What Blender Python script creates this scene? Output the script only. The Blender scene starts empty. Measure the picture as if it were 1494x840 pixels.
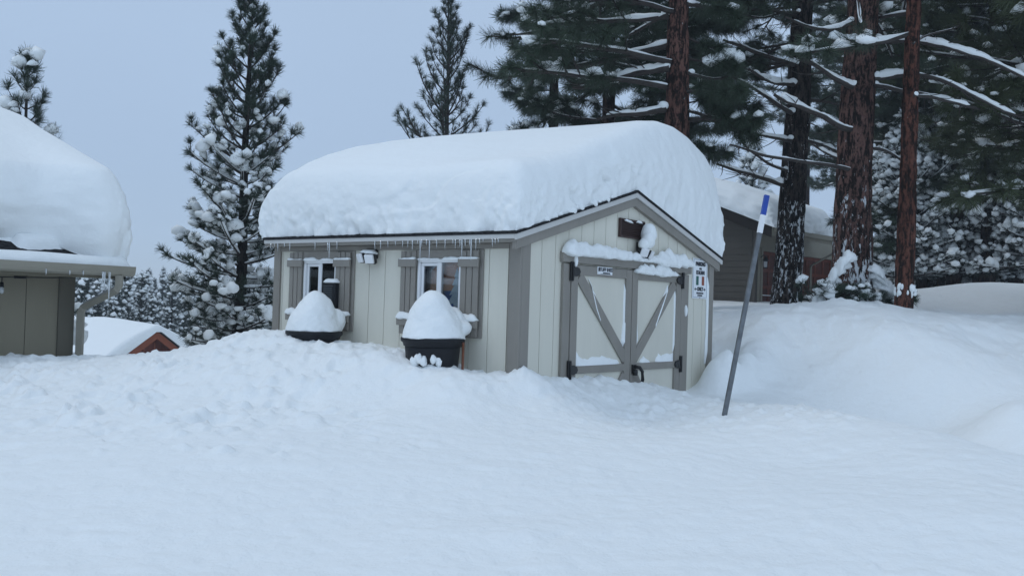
import bpy, math, random
import numpy as np
from mathutils import Matrix, Vector

SC = bpy.context.scene
COL = SC.collection
rnd = random.Random(7)

# ------------------------------------------------------------------ camera maths (world z = 0 is eye height)
F = 1452.0; PITCH = math.atan(28.5/F); ROLL = math.radians(1.75)
def _rx(a): c, s = math.cos(a), math.sin(a); return np.array([[1,0,0],[0,c,-s],[0,s,c]])
def _rz(a): c, s = math.cos(a), math.sin(a); return np.array([[c,-s,0],[s,c,0],[0,0,1.]])
RC = _rx(math.pi/2+PITCH) @ _rz(ROLL)
def ray(u, v):
    d = RC @ np.array([(u-747)/F, -(v-420)/F, -1.0]); return d/d[1]
def at(u, v, Y): return ray(u, v)*Y

# ------------------------------------------------------------------ noise
def _hash(ix, iy, iz, seed):
    with np.errstate(over='ignore'):
        h = (ix*374761393 + iy*668265263 + iz*2147483647 + seed*1274126177).astype(np.int64) & 0x7fffffff
        h = ((h ^ (h >> 13))*1274126177) & 0x7fffffff
        h = ((h ^ (h >> 15))*2246822519) & 0x7fffffff
        h = h ^ (h >> 16)
    return (h & 0xffff)/32767.5 - 1.0
def noise(p, scale=1.0, seed=0):
    p = np.asarray(p, float)/scale
    i = np.floor(p).astype(np.int64); f = p-i; f = f*f*(3-2*f)
    r = 0
    for dx in (0,1):
        wx = f[...,0] if dx else 1-f[...,0]
        for dy in (0,1):
            wy = f[...,1] if dy else 1-f[...,1]
            for dz in (0,1):
                wz = f[...,2] if dz else 1-f[...,2]
                r = r + wx*wy*wz*_hash(i[...,0]+dx, i[...,1]+dy, i[...,2]+dz, seed)
    return r
def fbm(p, scale, seed=0, octv=3, gain=.5):
    r = 0; a = 1.0
    for k in range(octv):
        r = r + a*noise(p, scale/2**k, seed+k*17); a *= gain
    return r

# ------------------------------------------------------------------ materials
def nodes(m):
    m.use_nodes = True; nt = m.node_tree
    return nt, nt.nodes['Principled BSDF']
def mk(name, col, rough=.7, metal=0., var=.0, vscale=3., bump=0., bscale=40., stretch=(1,1,1), col2=None, spec=None):
    m = bpy.data.materials.new(name); nt, b = nodes(m)
    b.inputs['Roughness'].default_value = rough; b.inputs['Metallic'].default_value = metal
    if spec is not None: b.inputs['Specular IOR Level'].default_value = spec
    tc = nt.nodes.new('ShaderNodeTexCoord'); mp = nt.nodes.new('ShaderNodeMapping')
    mp.inputs['Scale'].default_value = stretch
    nt.links.new(tc.outputs['Object'], mp.inputs['Vector'])
    if var > 0 or col2:
        n = nt.nodes.new('ShaderNodeTexNoise'); n.inputs['Scale'].default_value = vscale; n.inputs['Detail'].default_value = 6
        n.inputs['Roughness'].default_value = .65
        nt.links.new(mp.outputs['Vector'], n.inputs['Vector'])
        r = nt.nodes.new('ShaderNodeValToRGB')
        a = col2 if col2 else tuple(c*(1-var) for c in col); e = tuple(min(1, c*(1+var)) for c in col) if not col2 else col
        r.color_ramp.elements[0].position = .32; r.color_ramp.elements[1].position = .68
        r.color_ramp.elements[0].color = (*a, 1); r.color_ramp.elements[1].color = (*e, 1)
        nt.links.new(n.outputs['Fac'], r.inputs['Fac']); nt.links.new(r.outputs['Color'], b.inputs['Base Color'])
    else: b.inputs['Base Color'].default_value = (*col, 1)
    if bump > 0:
        n2 = nt.nodes.new('ShaderNodeTexNoise'); n2.inputs['Scale'].default_value = bscale; n2.inputs['Detail'].default_value = 5
        nt.links.new(mp.outputs['Vector'], n2.inputs['Vector'])
        bp = nt.nodes.new('ShaderNodeBump'); bp.inputs['Strength'].default_value = bump; bp.inputs['Distance'].default_value = .01
        nt.links.new(n2.outputs['Fac'], bp.inputs['Height']); nt.links.new(bp.outputs['Normal'], b.inputs['Normal'])
    return m

def snow_mat(name, bump=.35, scale=60., big=9.):
    m = bpy.data.materials.new(name); nt, b = nodes(m)
    b.inputs['Base Color'].default_value = (.86, .885, .885, 1); b.inputs['Roughness'].default_value = .62
    b.inputs['Specular IOR Level'].default_value = .25
    tc = nt.nodes.new('ShaderNodeTexCoord')
    n1 = nt.nodes.new('ShaderNodeTexNoise'); n1.inputs['Scale'].default_value = scale; n1.inputs['Detail'].default_value = 5; n1.inputs['Roughness'].default_value = .7
    n2 = nt.nodes.new('ShaderNodeTexNoise'); n2.inputs['Scale'].default_value = big; n2.inputs['Detail'].default_value = 4
    for n in (n1, n2): nt.links.new(tc.outputs['Object'], n.inputs['Vector'])
    b1 = nt.nodes.new('ShaderNodeBump'); b1.inputs['Strength'].default_value = bump; b1.inputs['Distance'].default_value = .011
    b2 = nt.nodes.new('ShaderNodeBump'); b2.inputs['Strength'].default_value = bump; b2.inputs['Distance'].default_value = .04
    nt.links.new(n1.outputs['Fac'], b1.inputs['Height']); nt.links.new(n2.outputs['Fac'], b2.inputs['Height'])
    nt.links.new(b2.outputs['Normal'], b1.inputs['Normal']); nt.links.new(b1.outputs['Normal'], b.inputs['Normal'])
    return m

def bark_mat(name, c1, c2, frost=.5, fz0=-1., fz1=3., seed=0., vs=9., fthr=.60, pscale=9.):
    """furrowed bark; snow packed into the furrows, thinning with height (object z)"""
    m = bpy.data.materials.new(name); nt, b = nodes(m); N = nt.nodes.new; L = nt.links.new
    b.inputs['Roughness'].default_value = .92; b.inputs['Specular IOR Level'].default_value = .1
    tc = N('ShaderNodeTexCoord')
    def nz(scale, st, det, rough, loc, dist=0.):
        mp = N('ShaderNodeMapping'); mp.inputs['Scale'].default_value = st; mp.inputs['Location'].default_value = (loc, loc*2, loc*.7); L(tc.outputs['Object'], mp.inputs['Vector'])
        n = N('ShaderNodeTexNoise'); n.inputs['Scale'].default_value = scale; n.inputs['Detail'].default_value = det; n.inputs['Roughness'].default_value = rough; n.inputs['Distortion'].default_value = dist
        L(mp.outputs['Vector'], n.inputs['Vector']); return n.outputs['Fac']
    def mth(op, a, b2, c=None):
        x = N('ShaderNodeMath'); x.operation = op
        for k, v in enumerate((a, b2, c)):
            if v is None: continue
            if isinstance(v, (int, float)): x.inputs[k].default_value = v
            else: L(v, x.inputs[k])
        return x.outputs[0]
    f1 = nz(20, (1,1,.26), 7, .62, seed, .3); f2 = nz(40, (1,1,.5), 5, .7, seed+3)
    h = mth('MULTIPLY_ADD', mth('SUBTRACT', f2, .5), .55, f1)
    rp = N('ShaderNodeValToRGB'); e = rp.color_ramp.elements; e[0].position = .40; e[1].position = .66
    e[0].color = (*[c*.6 for c in c2], 1); e[1].color = (*[min(1, c*1.45) for c in c1], 1)
    for pp, cc in ((.47, c2), (.53, c1)): q = e.new(pp); q.color = (*cc, 1)
    L(h, rp.inputs['Fac'])
    big = nz(2.2, (1,1,.6), 3, .5, seed+9); mr = N('ShaderNodeMapRange'); mr.inputs[1].default_value = .3; mr.inputs[2].default_value = .7; mr.inputs[3].default_value = .6; mr.inputs[4].default_value = 1.25; L(big, mr.inputs[0])
    mu = N('ShaderNodeVectorMath'); mu.operation = 'SCALE'; L(rp.outputs['Color'], mu.inputs[0]); L(mr.outputs[0], mu.inputs['Scale'])
    sn = nz(pscale*1.9, (1,1,.33), 5, .7, seed*3+1, .6); sp = nz(3.0, (1,1,.5), 3, .5, seed+5)
    sx = N('ShaderNodeSeparateXYZ'); L(tc.outputs['Object'], sx.inputs[0])
    hz = N('ShaderNodeMapRange'); hz.inputs[1].default_value = fz0; hz.inputs[2].default_value = fz1; hz.inputs[3].default_value = .13*frost-.03; hz.inputs[4].default_value = -.12; L(sx.outputs['Z'], hz.inputs[0])
    ad = mth('ADD', mth('MULTIPLY_ADD', mth('SUBTRACT', sp, .5), .35, sn), hz.outputs[0])
    th = N('ShaderNodeMapRange'); th.inputs[1].default_value = fthr+.01; th.inputs[2].default_value = fthr+.04; L(ad, th.inputs[0])
    mc = N('ShaderNodeMix'); mc.data_type = 'RGBA'; L(th.outputs[0], mc.inputs['Factor']); L(mu.outputs[0], mc.inputs[6]); mc.inputs[7].default_value = (.72, .75, .78, 1)
    L(mc.outputs[2], b.inputs['Base Color'])
    bp = N('ShaderNodeBump'); bp.inputs['Strength'].default_value = 1.; bp.inputs['Distance'].default_value = .05; L(mth('MULTIPLY_ADD', th.outputs[0], .3, h), bp.inputs['Height']); L(bp.outputs['Normal'], b.inputs['Normal'])
    return m

M = {}
M['snow'] = snow_mat('snow')
M['snow_ground'] = snow_mat('ground snow', .55, 38., 7.)
M['snow_small'] = snow_mat('branch snow', .2, 30., 12.)
M['beige'] = mk('cream siding paint', (.66,.635,.545), .7, var=.09, vscale=1.1, bump=.12, bscale=60, stretch=(1,1,.12))
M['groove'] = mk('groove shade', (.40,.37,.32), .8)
M['taupe'] = mk('taupe trim paint', (.245,.226,.198), .65, var=.08, vscale=4, bump=.15, bscale=70, stretch=(1,1,.3))
M['drip'] = mk('pale drip edge', (.55,.54,.52), .5, var=.05)
M['shingle'] = mk('asphalt shingle', (.03,.03,.032), .9, spec=0., var=.5, vscale=25, bump=.6, bscale=60)
M['door'] = mk('cream door panel', (.65,.625,.54), .7, var=.06, vscale=2, bump=.1, bscale=50, stretch=(1,1,.2))
M['black'] = mk('black metal', (.012,.012,.013), .4, .3, bump=.1)
M['plastic'] = mk('black resin', (.010,.011,.014), .55, bump=.1, bscale=20, spec=.25)
M['white'] = mk('white vinyl', (.78,.79,.8), .4, var=.03)
M['whitepaint'] = mk('white sign face', (.80,.82,.84), .45, var=.04, vscale=6)
M['ink'] = mk('sign ink', (.02,.025,.035), .6)
M['green'] = mk('sign green', (.01,.10,.08), .6)
M['red'] = mk('sign red', (.26,.06,.03), .6)
M['brown'] = mk('brown louvre', (.045,.02,.016), .6)
M['galv'] = mk('galvanised steel', (.15,.16,.17), .45, .6, var=.25, vscale=12, bump=.1)
M['blue'] = mk('blue band', (.005,.05,.33), .4, var=.1)
M['dark'] = mk('shed interior', (.03,.028,.025), .9)
M['left_wall'] = mk('olive tan siding', (.25,.225,.165), .8, var=.06, vscale=1.5, bump=.15, bscale=60, stretch=(1,1,.15))
M['left_trim'] = mk('olive trim', (.15,.135,.095), .7, var=.06, bump=.1)
M['left_trim_dark'] = mk('dark olive trim', (.11,.10,.075), .7, var=.06, bump=.1)
M['gutter'] = mk('tan gutter', (.27,.25,.20), .45, var=.05)
M['gar_side'] = mk('brown lap siding', (.062,.052,.040), .8, var=.1, vscale=2, bump=.15)
M['gar_front'] = mk('taupe wall', (.26,.24,.19), .8, var=.06)
M['gar_fascia'] = mk('dark fascia', (.022,.017,.014), .7, var=.1, spec=.1)
M['gar_door'] = mk('red wood garage door', (.14,.032,.015), .6, spec=.2, var=.2, vscale=6)
M['gar_door2'] = mk('red wood door panel', (.085,.02,.010), .6, spec=.2, var=.2, vscale=6)
M['rust'] = mk('rust red wood', (.115,.022,.010), .75, var=.25, vscale=3, bump=.2)
M['rust_trim'] = mk('rust orange trim', (.23,.055,.02), .7, var=.15, vscale=5)
M['copper'] = mk('rusty stake', (.16,.05,.02), .6, var=.3, vscale=20)
M['limb'] = mk('dark limb bark', (.04,.032,.028), .9, var=.3, vscale=10, bump=.5, bscale=30)
M['needle'] = mk('pine needles', (.024,.044,.026), .6, var=.35, vscale=.9)
M['needle_dk'] = mk('dark pine needles', (.027,.046,.024), .6, var=.35, vscale=.8)
M['needle_ol'] = mk('olive pine needles', (.05,.066,.026), .6, var=.35, vscale=.8)
M['needle_far'] = mk('far conifer needles', (.024,.040,.030), .7, var=.3, vscale=.6)
M['glass'] = bpy.data.materials.new('window glass')
def _glass():
    m = M['glass']; nt, b = nodes(m); N = nt.nodes.new; L = nt.links.new
    t = N('ShaderNodeBsdfTransparent'); g = N('ShaderNodeBsdfGlossy'); g.inputs['Roughness'].default_value = .03
    t.inputs['Color'].default_value = (.82,.86,.88,1)
    f = N('ShaderNodeFresnel'); f.inputs['IOR'].default_value = 1.5; x = N('ShaderNodeMixShader')
    L(f.outputs[0], x.inputs[0]); L(t.outputs[0], x.inputs[1]); L(g.outputs[0], x.inputs[2]); L(x.outputs[0], nt.nodes['Material Output'].inputs[0])
_glass()
def _ice():
    m = bpy.data.materials.new('ice'); nt, b = nodes(m)
    b.inputs['Base Color'].default_value = (.9,.94,.97,1); b.inputs['Roughness'].default_value = .12
    b.inputs['Transmission Weight'].default_value = .6; b.inputs['IOR'].default_value = 1.31
    return m
M['ice'] = _ice()

# ------------------------------------------------------------------ mesh building
class MB:
    """collects vertices in WORLD coordinates; build() links them as one object under its thing"""
    def __init__(s, fr=None): s.V = []; s.Fc = []; s.mi = []; s.sm = []; s.n = 0; s.fr = fr
    def add(s, v, f, mi=0, smooth=False, fr='def'):
        fr = s.fr if fr == 'def' else fr
        v = np.asarray(v, float).reshape(-1, 3)
        if fr is not None: v = fr.w(v)
        s.V.append(v); n = s.n
        for q in f: s.Fc.append([int(i)+n for i in q]); s.mi.append(mi); s.sm.append(smooth)
        s.n += len(v); return s
    def box(s, x0, x1, y0, y1, z0, z1, mi=0, R=None):
        v = np.array([[x,y,z] for x in (x0,x1) for y in (y0,y1) for z in (z0,z1)], float)
        if R is not None: v = R(v)
        return s.add(v, [(0,1,3,2),(4,6,7,5),(0,4,5,1),(2,3,7,6),(0,2,6,4),(1,5,7,3)], mi)
    def prism(s, poly, a0, a1, ax='y', mi=0):
        """poly of 2-D points in the two other axes, extruded along ax"""
        n = len(poly); V = []
        for a in (a0, a1):
            for p in poly:
                V.append((p[0], a, p[1]) if ax == 'y' else (a, p[0], p[1]) if ax == 'x' else (p[0], p[1], a))
        f = [tuple(range(n))[::-1], tuple(range(n, 2*n))]+[(i, (i+1) % n, n+(i+1) % n, n+i) for i in range(n)]
        return s.add(V, f, mi)
    def tube(s, pts, rad, n=8, mi=0, smooth=True, cap=True, nz=0., seed=0):
        pts = np.asarray(pts, float); m = len(pts)
        rad = np.broadcast_to(np.asarray(rad, float), (m,)) if np.ndim(rad) < 2 else rad
        T = np.gradient(pts, axis=0); T /= np.linalg.norm(T, axis=1)[:, None]+1e-9
        ref = np.array([0,0,1.]) if abs(T[0][2]) < .9 else np.array([1.,0,0])
        U = np.cross(T, ref); U /= np.linalg.norm(U, axis=1)[:, None]+1e-9; W = np.cross(U, T)
        a = np.arange(n)*2*math.pi/n
        ring = pts[:,None,:]+rad[:,None,None]*(np.cos(a)[None,:,None]*U[:,None,:]+np.sin(a)[None,:,None]*W[:,None,:])
        if nz: 
            ctr = pts[:,None,:]; k = 1+nz*noise(ring, .25, seed)[...,None]; ring = ctr+(ring-ctr)*k
        f = [(i*n+j, i*n+(j+1) % n, (i+1)*n+(j+1) % n, (i+1)*n+j) for i in range(m-1) for j in range(n)]
        if cap: f += [tuple(range(n))[::-1], tuple((m-1)*n+j for j in range(n))]
        return s.add(ring, f, mi, smooth)
    def lathe(s, c, prof, n=32, mi=0, smooth=True, fn=None):
        V = []
        for r, z in prof:
            for j in range(n):
                a = 2*math.pi*j/n; k = fn(a, z) if fn else 1
                V.append((c[0]+r*k*math.cos(a), c[1]+r*k*math.sin(a), c[2]+z))
        m = len(prof)
        f = [(i*n+j, i*n+(j+1) % n, (i+1)*n+(j+1) % n, (i+1)*n+j) for i in range(m-1) for j in range(n)]
        f += [tuple(range(n))[::-1], tuple((m-1)*n+j for j in range(n))]
        return s.add(V, f, mi, smooth)
    def grid(s, P, mi=0, smooth=True, closed_u=False):
        P = np.asarray(P); a, b = P.shape[:2]; v = P.reshape(-1,3)
        f = [(i*b+j, i*b+(j+1), (i+1)*b+(j+1), (i+1)*b+j) for i in range(a-1) for j in range(b-1)]
        return s.add(v, f, mi, smooth)
    def build(s, name, mats, parent=None, bevel=0):
        V = np.concatenate(s.V) if s.V else np.zeros((0,3))
        return link(name, V, s.Fc, s.mi, s.sm, mats, parent, bevel)

def root_of(o):
    while o.parent: o = o.parent
    return o
def link(name, V, faces, mi, sm, mats, parent=None, bevel=0):
    me = bpy.data.meshes.new(name)
    if parent is not None:
        r = root_of(parent); Mi = np.array((Matrix.Translation(r.location) @ r.rotation_euler.to_matrix().to_4x4()).inverted())
        V = V @ Mi[:3,:3].T + Mi[:3,3]; loc = None
    else:
        lo = V.min(0); hi = V.max(0); loc = np.array([(lo[0]+hi[0])/2, (lo[1]+hi[1])/2, lo[2]]); V = V-loc
    if isinstance(faces, np.ndarray):
        k = faces.shape[1]; nf = len(faces)
        me.vertices.add(len(V)); me.vertices.foreach_set('co', V.astype(np.float32).ravel())
        me.loops.add(nf*k); me.loops.foreach_set('vertex_index', faces.astype(np.int32).ravel())
        me.polygons.add(nf); me.polygons.foreach_set('loop_start', np.arange(0, nf*k, k, dtype=np.int32))
        me.polygons.foreach_set('loop_total', np.full(nf, k, dtype=np.int32))
        me.polygons.foreach_set('use_smooth', np.full(nf, bool(sm), dtype=bool))
        if isinstance(mi, np.ndarray): me.polygons.foreach_set('material_index', mi.astype(np.int32))
        me.update(calc_edges=True); me.validate()
    else:
        me.from_pydata(V.tolist(), [], faces)
        if len(faces):
            me.polygons.foreach_set('use_smooth', np.array(sm, dtype=bool)); me.polygons.foreach_set('material_index', np.array(mi, dtype=np.int32))
        me.update()
    for m in (mats if isinstance(mats, (list, tuple)) else [mats]): me.materials.append(m)
    o = bpy.data.objects.new(name, me); COL.objects.link(o)
    if parent is not None: o.parent = parent
    else: o.location = loc
    if bevel:
        bm = o.modifiers.new('bevel', 'BEVEL'); bm.width = bevel; bm.segments = 1; bm.limit_method = 'ANGLE'
    return o
def tag(o, label=None, cat=None, group=None, kind=None):
    if label: o['label'] = label
    if cat: o['category'] = cat
    if group: o['group'] = group
    if kind: o['kind'] = kind
    return o
def thing(name, loc, label, cat, rz=0., group=None):
    o = bpy.data.objects.new(name, None); COL.objects.link(o); o.location = tuple(loc); o.rotation_euler = (0,0,rz); o.empty_display_size = .2
    return tag(o, label, cat, group)
def dup(root, loc, rz=None, label=None, sc=None):
    r = root.copy(); COL.objects.link(r); r.location = tuple(loc)
    if rz is not None: r.rotation_euler = (0,0,rz)
    if sc is not None: r.scale = (sc[0], sc[0], sc[1])
    if label: r['label'] = label
    for ch in list(root.children):
        c = ch.copy(); COL.objects.link(c); c.parent = r
        for g in ch.children:
            d = g.copy(); COL.objects.link(d); d.parent = c
    return r
class Frame:
    def __init__(s, o, ang):   # ang: angle of local x from world x, degrees
        a = math.radians(ang); s.o = np.array(o, float); s.a = np.array([math.cos(a), math.sin(a), 0]); s.b = np.array([-math.sin(a), math.cos(a), 0]); s.rz = a
    def w(s, v):
        v = np.asarray(v, float).reshape(-1,3); return s.o + v[:,:1]*s.a + v[:,1:2]*s.b + v[:,2:3]*np.array([0,0,1.])
    def p(s, x, y, z): return s.w([[x,y,z]])[0]
    def onx(s, u, v, off=0):   # ray hits local plane x = off -> (y, z)
        d = ray(u, v); t = ((s.o+s.a*off) @ s.a)/(d @ s.a); q = d*t; return (q-s.o) @ s.b, q[2]
    def ony(s, u, v, off=0):
        d = ray(u, v); t = ((s.o+s.b*off) @ s.b)/(d @ s.b); q = d*t; return (q-s.o) @ s.a, q[2]

c0 = ray(757, 449)
SH = Frame((c0[0]*8.2, 8.2, 0), 52.9)                 # shed: x along the gable front, y along the window wall
c1 = ray(105, 440); LB = Frame((c1[0]*10.5, 10.5, 0), 52.9)
c2 = ray(1100, 440); GA = Frame((c2[0]*30, 30, 0), 48.5)
W = 3.55; LEN = 3.06

# ------------------------------------------------------------------ ground surface
CP = []
def cpx(u, v, Y): CP.append(at(u, v, Y))
def cps(x, y, z): CP.append(SH.p(x, y, z))
# near foreground
for u in (-300, 0, 373, 747, 1120, 1494, 1800):
    k = (u-747)/747
    CP.append(np.array([(u-747)/F*3.0, 3.0, -1.28])); CP.append(np.array([(u-747)/F*4.3, 4.3, -1.17-.03*max(0,k)]))
for u, v, Y in [(0,640,6.4),(250,640,6.4),(500,640,6.5),(747,640,6.8),(950,640,7.2),(1150,660,6.8),(1300,700,6.0),(1440,740,5.4),
                (0,570,8.0),(200,565,8.0),(400,560,8.0),(580,565,7.9),(747,580,7.8),(900,600,8.3),(1060,602,8.2),
                (-150,532,9.0),(0,531,9.2),(100,531,9.3),(200,530,9.2),(280,520,9.3),(340,503,9.4),(375,492,9.5),
                (1000,575,9.5),(1180,592,8.6),(1300,619,8.0),(1400,643,7.4),(1494,672,6.8),(1620,720,6.3),
                (480,506,9.0),(560,514,8.7),(640,529,8.45),(700,541,8.3)]: cpx(u, v, Y)
for x, y, z in [(0,3.07,-.36),(0,2.55,-.372),(0,1.53,-.409),(0,.78,-.503),(0,.24,-.545),(-.03,-.03,-.52),(.3,0,-.549),(.61,0,-.575),(1.2,0,-.62),(1.78,0,-.68),(2.4,0,-.745),(2.96,0,-.81),(3.2,-.05,-.80),
                (-.4,2.7,-.36),(-.62,2.15,-.352),(-.4,1.6,-.39),(-.64,.72,-.455),(-.6,1.05,-.43),(-.55,.25,-.505),(.5,1,-.6),(1.8,1.,-.7),(1.8,2.2,-.6),(3.0,2,-.5),(3.62,0,-.66),(3.95,.0,-.58),(3.75,-.3,-.74),(3.75,.9,-.48),(3.8,2,-.12),(3.8,3.1,-.05),(1.8,3.6,-.4),(0,3.7,-.5)]: cps(x, y, z)
# valley and bank on the right
for u, v, Y in [(1180,572,10.5),(1260,590,10.2),(1330,606,9.9),(1420,618,9.6),(1494,640,9.1),
                (1050,552,11.1),(1100,556,10.8),(1060,503,11.7),(1120,500,11.5),(1200,545,10.9),(1300,560,10.7),(1400,572,10.5),(1494,575,10.3),
                (1060,462,12.8),(1120,455,12.5),(1190,452,12.4),(1280,459,12.2),(1340,464,12.2),(1420,469,12.2),(1494,475,12.2),(1600,478,12),
                (1060,457,13.8),(1120,448,13.8),(1190,445,13.8),(1280,450,13.8),(1345,456,13.7),(1420,459,14.2),(1494,463,14.4),
                (1200,490,11.7),(1300,498,11.5),(1400,510,11.4),(1494,515,11.3),
                (1390,425,18.5),(1440,414,19.5),(1494,415,19.5),(1580,418,19.5),(1340,438,18.0),(1440,418,21),(1540,420,21)]: cpx(u, v, Y)
for u, Y, z in [(1180,9.5,-1.02),(1300,9.1,-1.18),(1400,8.6,-1.22),(1494,8.2,-1.3),(1620,7.8,-1.35)]: p = at(u, 500, Y); CP.append(np.array([p[0], Y, z]))
for p in [(3,15,.05),(5,16,.10),(8,16.8,.14),(3,20,.0),(7,23,.15),(12,27,.35),(8,30,.35),(16,34,.9),(4,32,.3),(18,22,1.0),(14,14,.5),(14,9,-.3),(20,4,-.6),(10,3,-1.2),(22,12,.6),
          (-9,9,-.7),(-9,5,-.9),(-14,8,-1.),(-20,4,-1.2),(-7,12,-1.2),(-10,14,-1.6),(-4,12.5,-1.0),(-5,14,-1.4),(-1,13.5,-.8),(-4.5,11,-.75),(-2,16,-.9),(0,22,-.8),(-4,20,-2.0),(-8,19,-2.8),(-10,26,-3.6),(-18,18,-3.),(-20,30,-5),(-4,34,-3),(4,40,-.4),(20,44,1.4),
          (0,0,-1.5),(6,-2,-1.5),(-6,-2,-1.5),(0,-8,-1.6),(-14,-6,-1.6),(14,-6,-1.5),(28,0,-.6),(28,24,1.5),(-28,0,-1.6),(-28,14,-2.6)]: CP.append(np.array(p, float))
CP = np.array(CP)
def _k(r2): return np.where(r2 > 0, .5*r2*np.log(r2+1e-12), 0)
def _fit():
    n = len(CP); X = CP[:, :2]/10; d = ((X[:,None]-X[None])**2).sum(-1); A = np.zeros((n+3, n+3))
    A[:n,:n] = _k(d)+np.eye(n)*2e-4; A[:n,n] = 1; A[:n,n+1:] = X; A[n,:n] = 1; A[n+1:,:n] = X.T
    return np.linalg.solve(A, np.concatenate([CP[:,2], np.zeros(3)]))
TW = _fit()
def far_z(x, y):
    r = np.hypot(x, y)
    left = np.clip((8 - x)/30, 0, 1)                      # the land falls away to the left and rears up slightly to the right
    return left*(-3-7*np.clip((r-25)/50, 0, 1)) + (1-left)*1.6 + 14*np.clip((r-130)/300, 0, 1)**1.2
def base_z(x, y):
    x = np.asarray(x, float); y = np.asarray(y, float); sh = x.shape; x = x.ravel(); y = y.ravel()
    cx = np.clip(x, -27, 27); cy = np.clip(y, -8, 42); out = np.zeros(len(x)); n = len(CP)
    for i in range(0, len(x), 40000):
        X = np.stack([cx[i:i+40000], cy[i:i+40000]], -1)/10
        d = ((X[:,None]-CP[None,:,:2]/10)**2).sum(-1)
        out[i:i+40000] = _k(d) @ TW[:n] + TW[n] + X @ TW[n+1:]
    ex = np.maximum(np.abs(x)-22, 0); ey = np.maximum(y-34, 0)+np.maximum(-y-6, 0)
    b = np.clip(np.hypot(ex, ey)/14, 0, 1); b = b*b*(3-2*b)
    return (out*(1-b)+far_z(x, y)*b).reshape(sh)
BZ = [0]; BUMPS = []
def _bumps():
    k = 0
    for q, rr, hh in ((SH.p(3.28,-.26,0),.20,.33),(SH.p(3.58,-.33,0),.24,.24),(SH.p(3.92,-.34,0),.26,.20),(SH.p(4.35,-.2,0),.3,.10),(SH.p(.05,-.12,0),.14,.055),(at(1352,550,11),.8,.26),(at(1475,610,9.4),.5,.36),(at(1230,600,10),.6,-.10),(at(1390,610,9.9),.6,-.24),(at(1250,500,11.8),.6,.10),(at(1120,470,12),.5,.06),(at(375,492,9.4),.5,.03)):
        BUMPS.append((q[0], q[1], k, rr, hh)); k = 1
_bumps()
def sstep(a, b, t): t = np.clip((t-a)/(b-a), 0, 1); return t*t*(3-2*t)
def SCUFF(x, y):
    # individual kicked up clods and dents
    r = random.Random(8); out = np.zeros_like(x); xs = x[0]; ys = y[:,0]
    for k in range(2100):
        if k < 520: cy = r.uniform(6.0, 9.1); cx = r.uniform(-4.9, -1.1)*cy/8
        elif k < 760: cy = r.uniform(7.6, 9.0); cx = r.uniform(-1.6, 1.9)
        elif k < 860: cy = r.uniform(9.0, 9.4); cx = r.uniform(-5.0, -2.9)
        elif k < 1500: cy = 3.2+r.random()**1.3*5; cx = r.uniform(-.62, .62)*cy
        else: cy = r.uniform(6.2, 9.0); cx = r.uniform(-4.9, -.6)*cy/8
        dent = r.random() < .36 and k < 520; rr = r.uniform(.035, .09) if dent else r.uniform(.025, .065)
        if k >= 520: rr *= .7
        if k >= 860: rr *= .75
        if k >= 860 and k < 1500: rr *= .7
        hh = (-r.uniform(.15,.35) if dent else r.uniform(.25,.5))*rr
        if k < 520 and float(noise(np.array([[cx, cy, 0]]), .7, 5)[0]) < -.15: continue
        i0, i1 = np.searchsorted(xs, (cx-rr*1.6, cx+rr*1.6)); j0, j1 = np.searchsorted(ys, (cy-rr*1.6, cy+rr*1.6))
        if i1 <= i0 or j1 <= j0: continue
        X_ = x[j0:j1,i0:i1]; Y_ = y[j0:j1,i0:i1]; P = np.stack([X_, Y_, X_*0], -1); w = 1+.35*noise(P, rr*.8, k)
        d = np.hypot(X_-cx, (Y_-cy)*r.uniform(.7,1.3))/(rr*w); f = np.clip(1-d**2, 0, 1)**1.1
        out[j0:j1,i0:i1] += hh*f
    return out
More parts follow.
